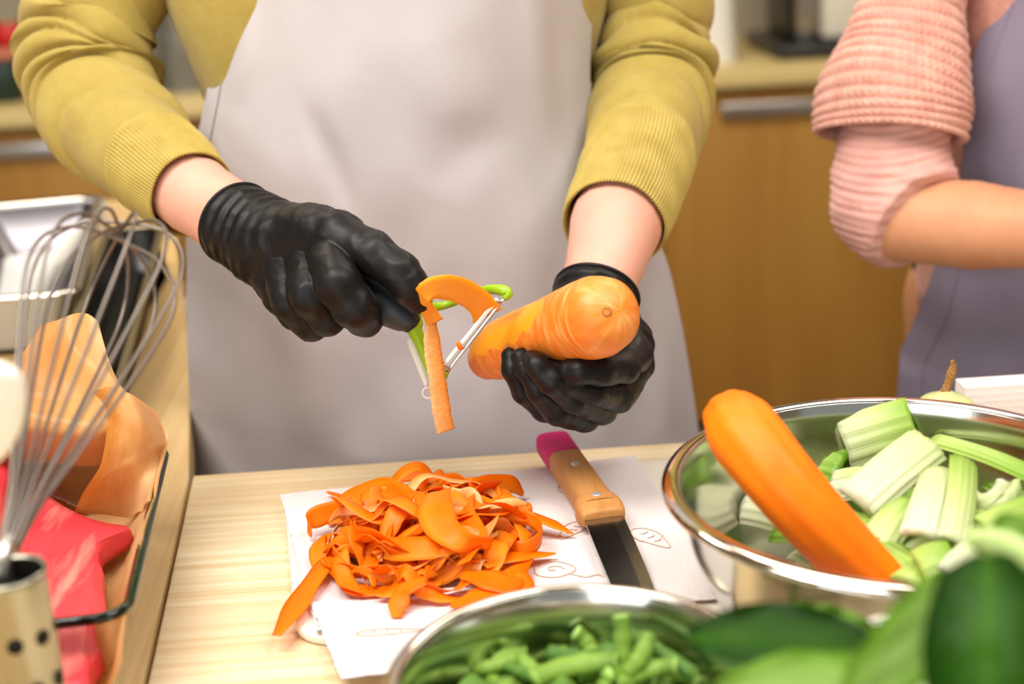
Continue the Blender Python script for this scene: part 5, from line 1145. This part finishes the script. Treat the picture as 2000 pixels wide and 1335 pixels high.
def under(X):
    d = chain(X, [WR(1752, 235, 1.20, 104), WR(1742, 320, 1.19, 102), WR(1738, 395, 1.18, 102)], .01)
    d = smin(d, chain(X, [WR(1738, 395, 1.18, 101), WR(1775, 425, 1.16, 97), WR(1830, 440, 1.15, 92)], .01), .02)
    return np.maximum(d, (X - np.array(cutc, dtype=np.float32)) @ np.array(cn, dtype=np.float32))
lo, hi = bounds([[WR(1752, 235, 1.20, 110), WR(1738, 395, 1.18, 115), WR(1830, 440, 1.15, 95)]], .01)
def udisp(V):
    q = (V - np.array(cutc)); dist = -(q @ np.array(cn))
    c1 = WR(1752, 250, 1.2, 1)[0]
    z = V[:, 2]; out = .0009 * np.sin(z * 900 + 4 * np.sin(V[:, 0] * 40)) * np.clip(dist / .01, 0, 1)
    out += .003 * np.exp(-((z - W(1700, 330, 1.19).z + .06 * (V[:, 0] - cutc.x)) / .008) ** 2) - .003 * np.exp(-((z - W(1700, 345, 1.19).z + .2 * (V[:, 0] - cutc.x)) / .006) ** 2)
    return out + crease_noise(V, 18, .0016, 9.0) * np.clip(dist / .01, 0, 1)
obj('undersleeve', sdf_mesh(under, lo, hi, .0022, udisp), M['pink_light'], cook2)
s3 = obj('sleeve', gmesh(chunky([(Vector((X2 + .12, Y2, 1.42)), .075), (Vector((X2 + .2, Y2, 1.34)), .06), (Vector((X2 + .25, Y2 - .02, 1.22)), .058), (eB, .056)], 0, 18, 160, 120), True), M['pink'], cook2)
LE2 = [(1972, -200), (1950, -40), (1942, 10), (1905, 90), (1884, 160), (1880, 290), (1870, 400), (1835, 500), (1812, 560), (1790, 640), (1760, 700), (1752, 780), (1745, 1000), (1740, 2300)]
RE2 = [(2330, -200), (2330, 0), (2360, 160), (2400, 300), (2440, 560), (2460, 780), (2460, 1000), (2460, 2300)]
ap2, G2 = apron(cook2, LE2, RE2, 1.24, 1.16, M['apron_lilac'], [([(1900, 380), (1940, 260), (1990, 150)], .008, .012), ([(1920, 560), (1900, 680), (1880, 760)], .010, .02), ([(1830, 560), (1850, 700), (1850, 780)], -.010, .015), ([(1780, 690), (1800, 720), (1850, 780)], -.008, .01)], .45)
obj('hem', gmesh(np.array([[list(G2[i, j] + np.array([0, -.0011, 0])) for j in range(0, 8)] for i in range(G2.shape[0])]), False), M['apron_lilac'], ap2)

def strap(root, a, b, x0, yb, m):
    pts = [a, a + Vector((0, .01, .05)), Vector((x0 + (a.x - x0) * .75, yb - .055, 1.465)), Vector((x0 + (a.x - x0) * .55, yb + .02, 1.495)), Vector((x0, yb + .075, 1.49)), Vector((x0 + (b.x - x0) * .55, yb + .02, 1.495)), Vector((x0 + (b.x - x0) * .75, yb - .055, 1.465)), b + Vector((0, .01, .05)), b]
    C = crom([list(q) for q in pts], 80); cc = np.array([x0, yb, 1.40]); Wd = np.cross(norm(np.gradient(C, axis=0)), norm(C - cc))
    obj('neck_strap', gmesh(ribbon(C, Wd, np.full(80, .011), .0015), True, True), m, root)
strap(cook, Vector(G[-1, 12]) + Vector((0, -.002, -.01)), Vector(G[-1, -12]) + Vector((0, -.002, -.01)), X0, YB, M['apron'])
strap(cook2, Vector(G2[-1, 12]) + Vector((0, -.002, -.01)), Vector(G2[-1, -12]) + Vector((0, -.002, -.01)), X2, Y2, M['apron_lilac'])
for wv, tipd, sgn in [(h2[0], Vector((.8, -.45, -.35)), 1), (Vector((X2 + .14, Y2 - .22, 1.08)), Vector((-.75, -.5, -.4)), -1)]:
    d = tipd.normalized(); sd = d.cross(Vector((0, 0, 1))).normalized(); up = sd.cross(d)
    wv = wv + d * .01
    palm = [[(wv, .029), (wv + d * .05, .026)], [(wv + d * .02 + sd * .014, .024), (wv + d * .075 + sd * .024, .017)], [(wv + d * .02 - sd * .014, .024), (wv + d * .075 - sd * .024, .017)]]
    fing = [[(wv + d * .075 + sd * o_, .0105), (wv + d * (.075 + l_ * .5) + sd * o_ * 1.1 - up * .006, .0095), (wv + d * (.075 + l_ * .85) + sd * o_ * 1.1 - up * .026, .0088), (wv + d * (.075 + l_) + sd * o_ - up * .042, .0078)] for o_, l_ in [(-.030, .045), (-.010, .06), (.011, .064), (.031, .056)]]
    fing.append([(wv + d * .025 + sd * .026 * sgn, .015), (wv + d * .055 + sd * .050 * sgn - up * .014, .0125), (wv + d * .085 + sd * .056 * sgn - up * .026, .0105)])
    glove(cook2, palm, fing, wv - d * .005, -d, h=.002, seed=6.0)
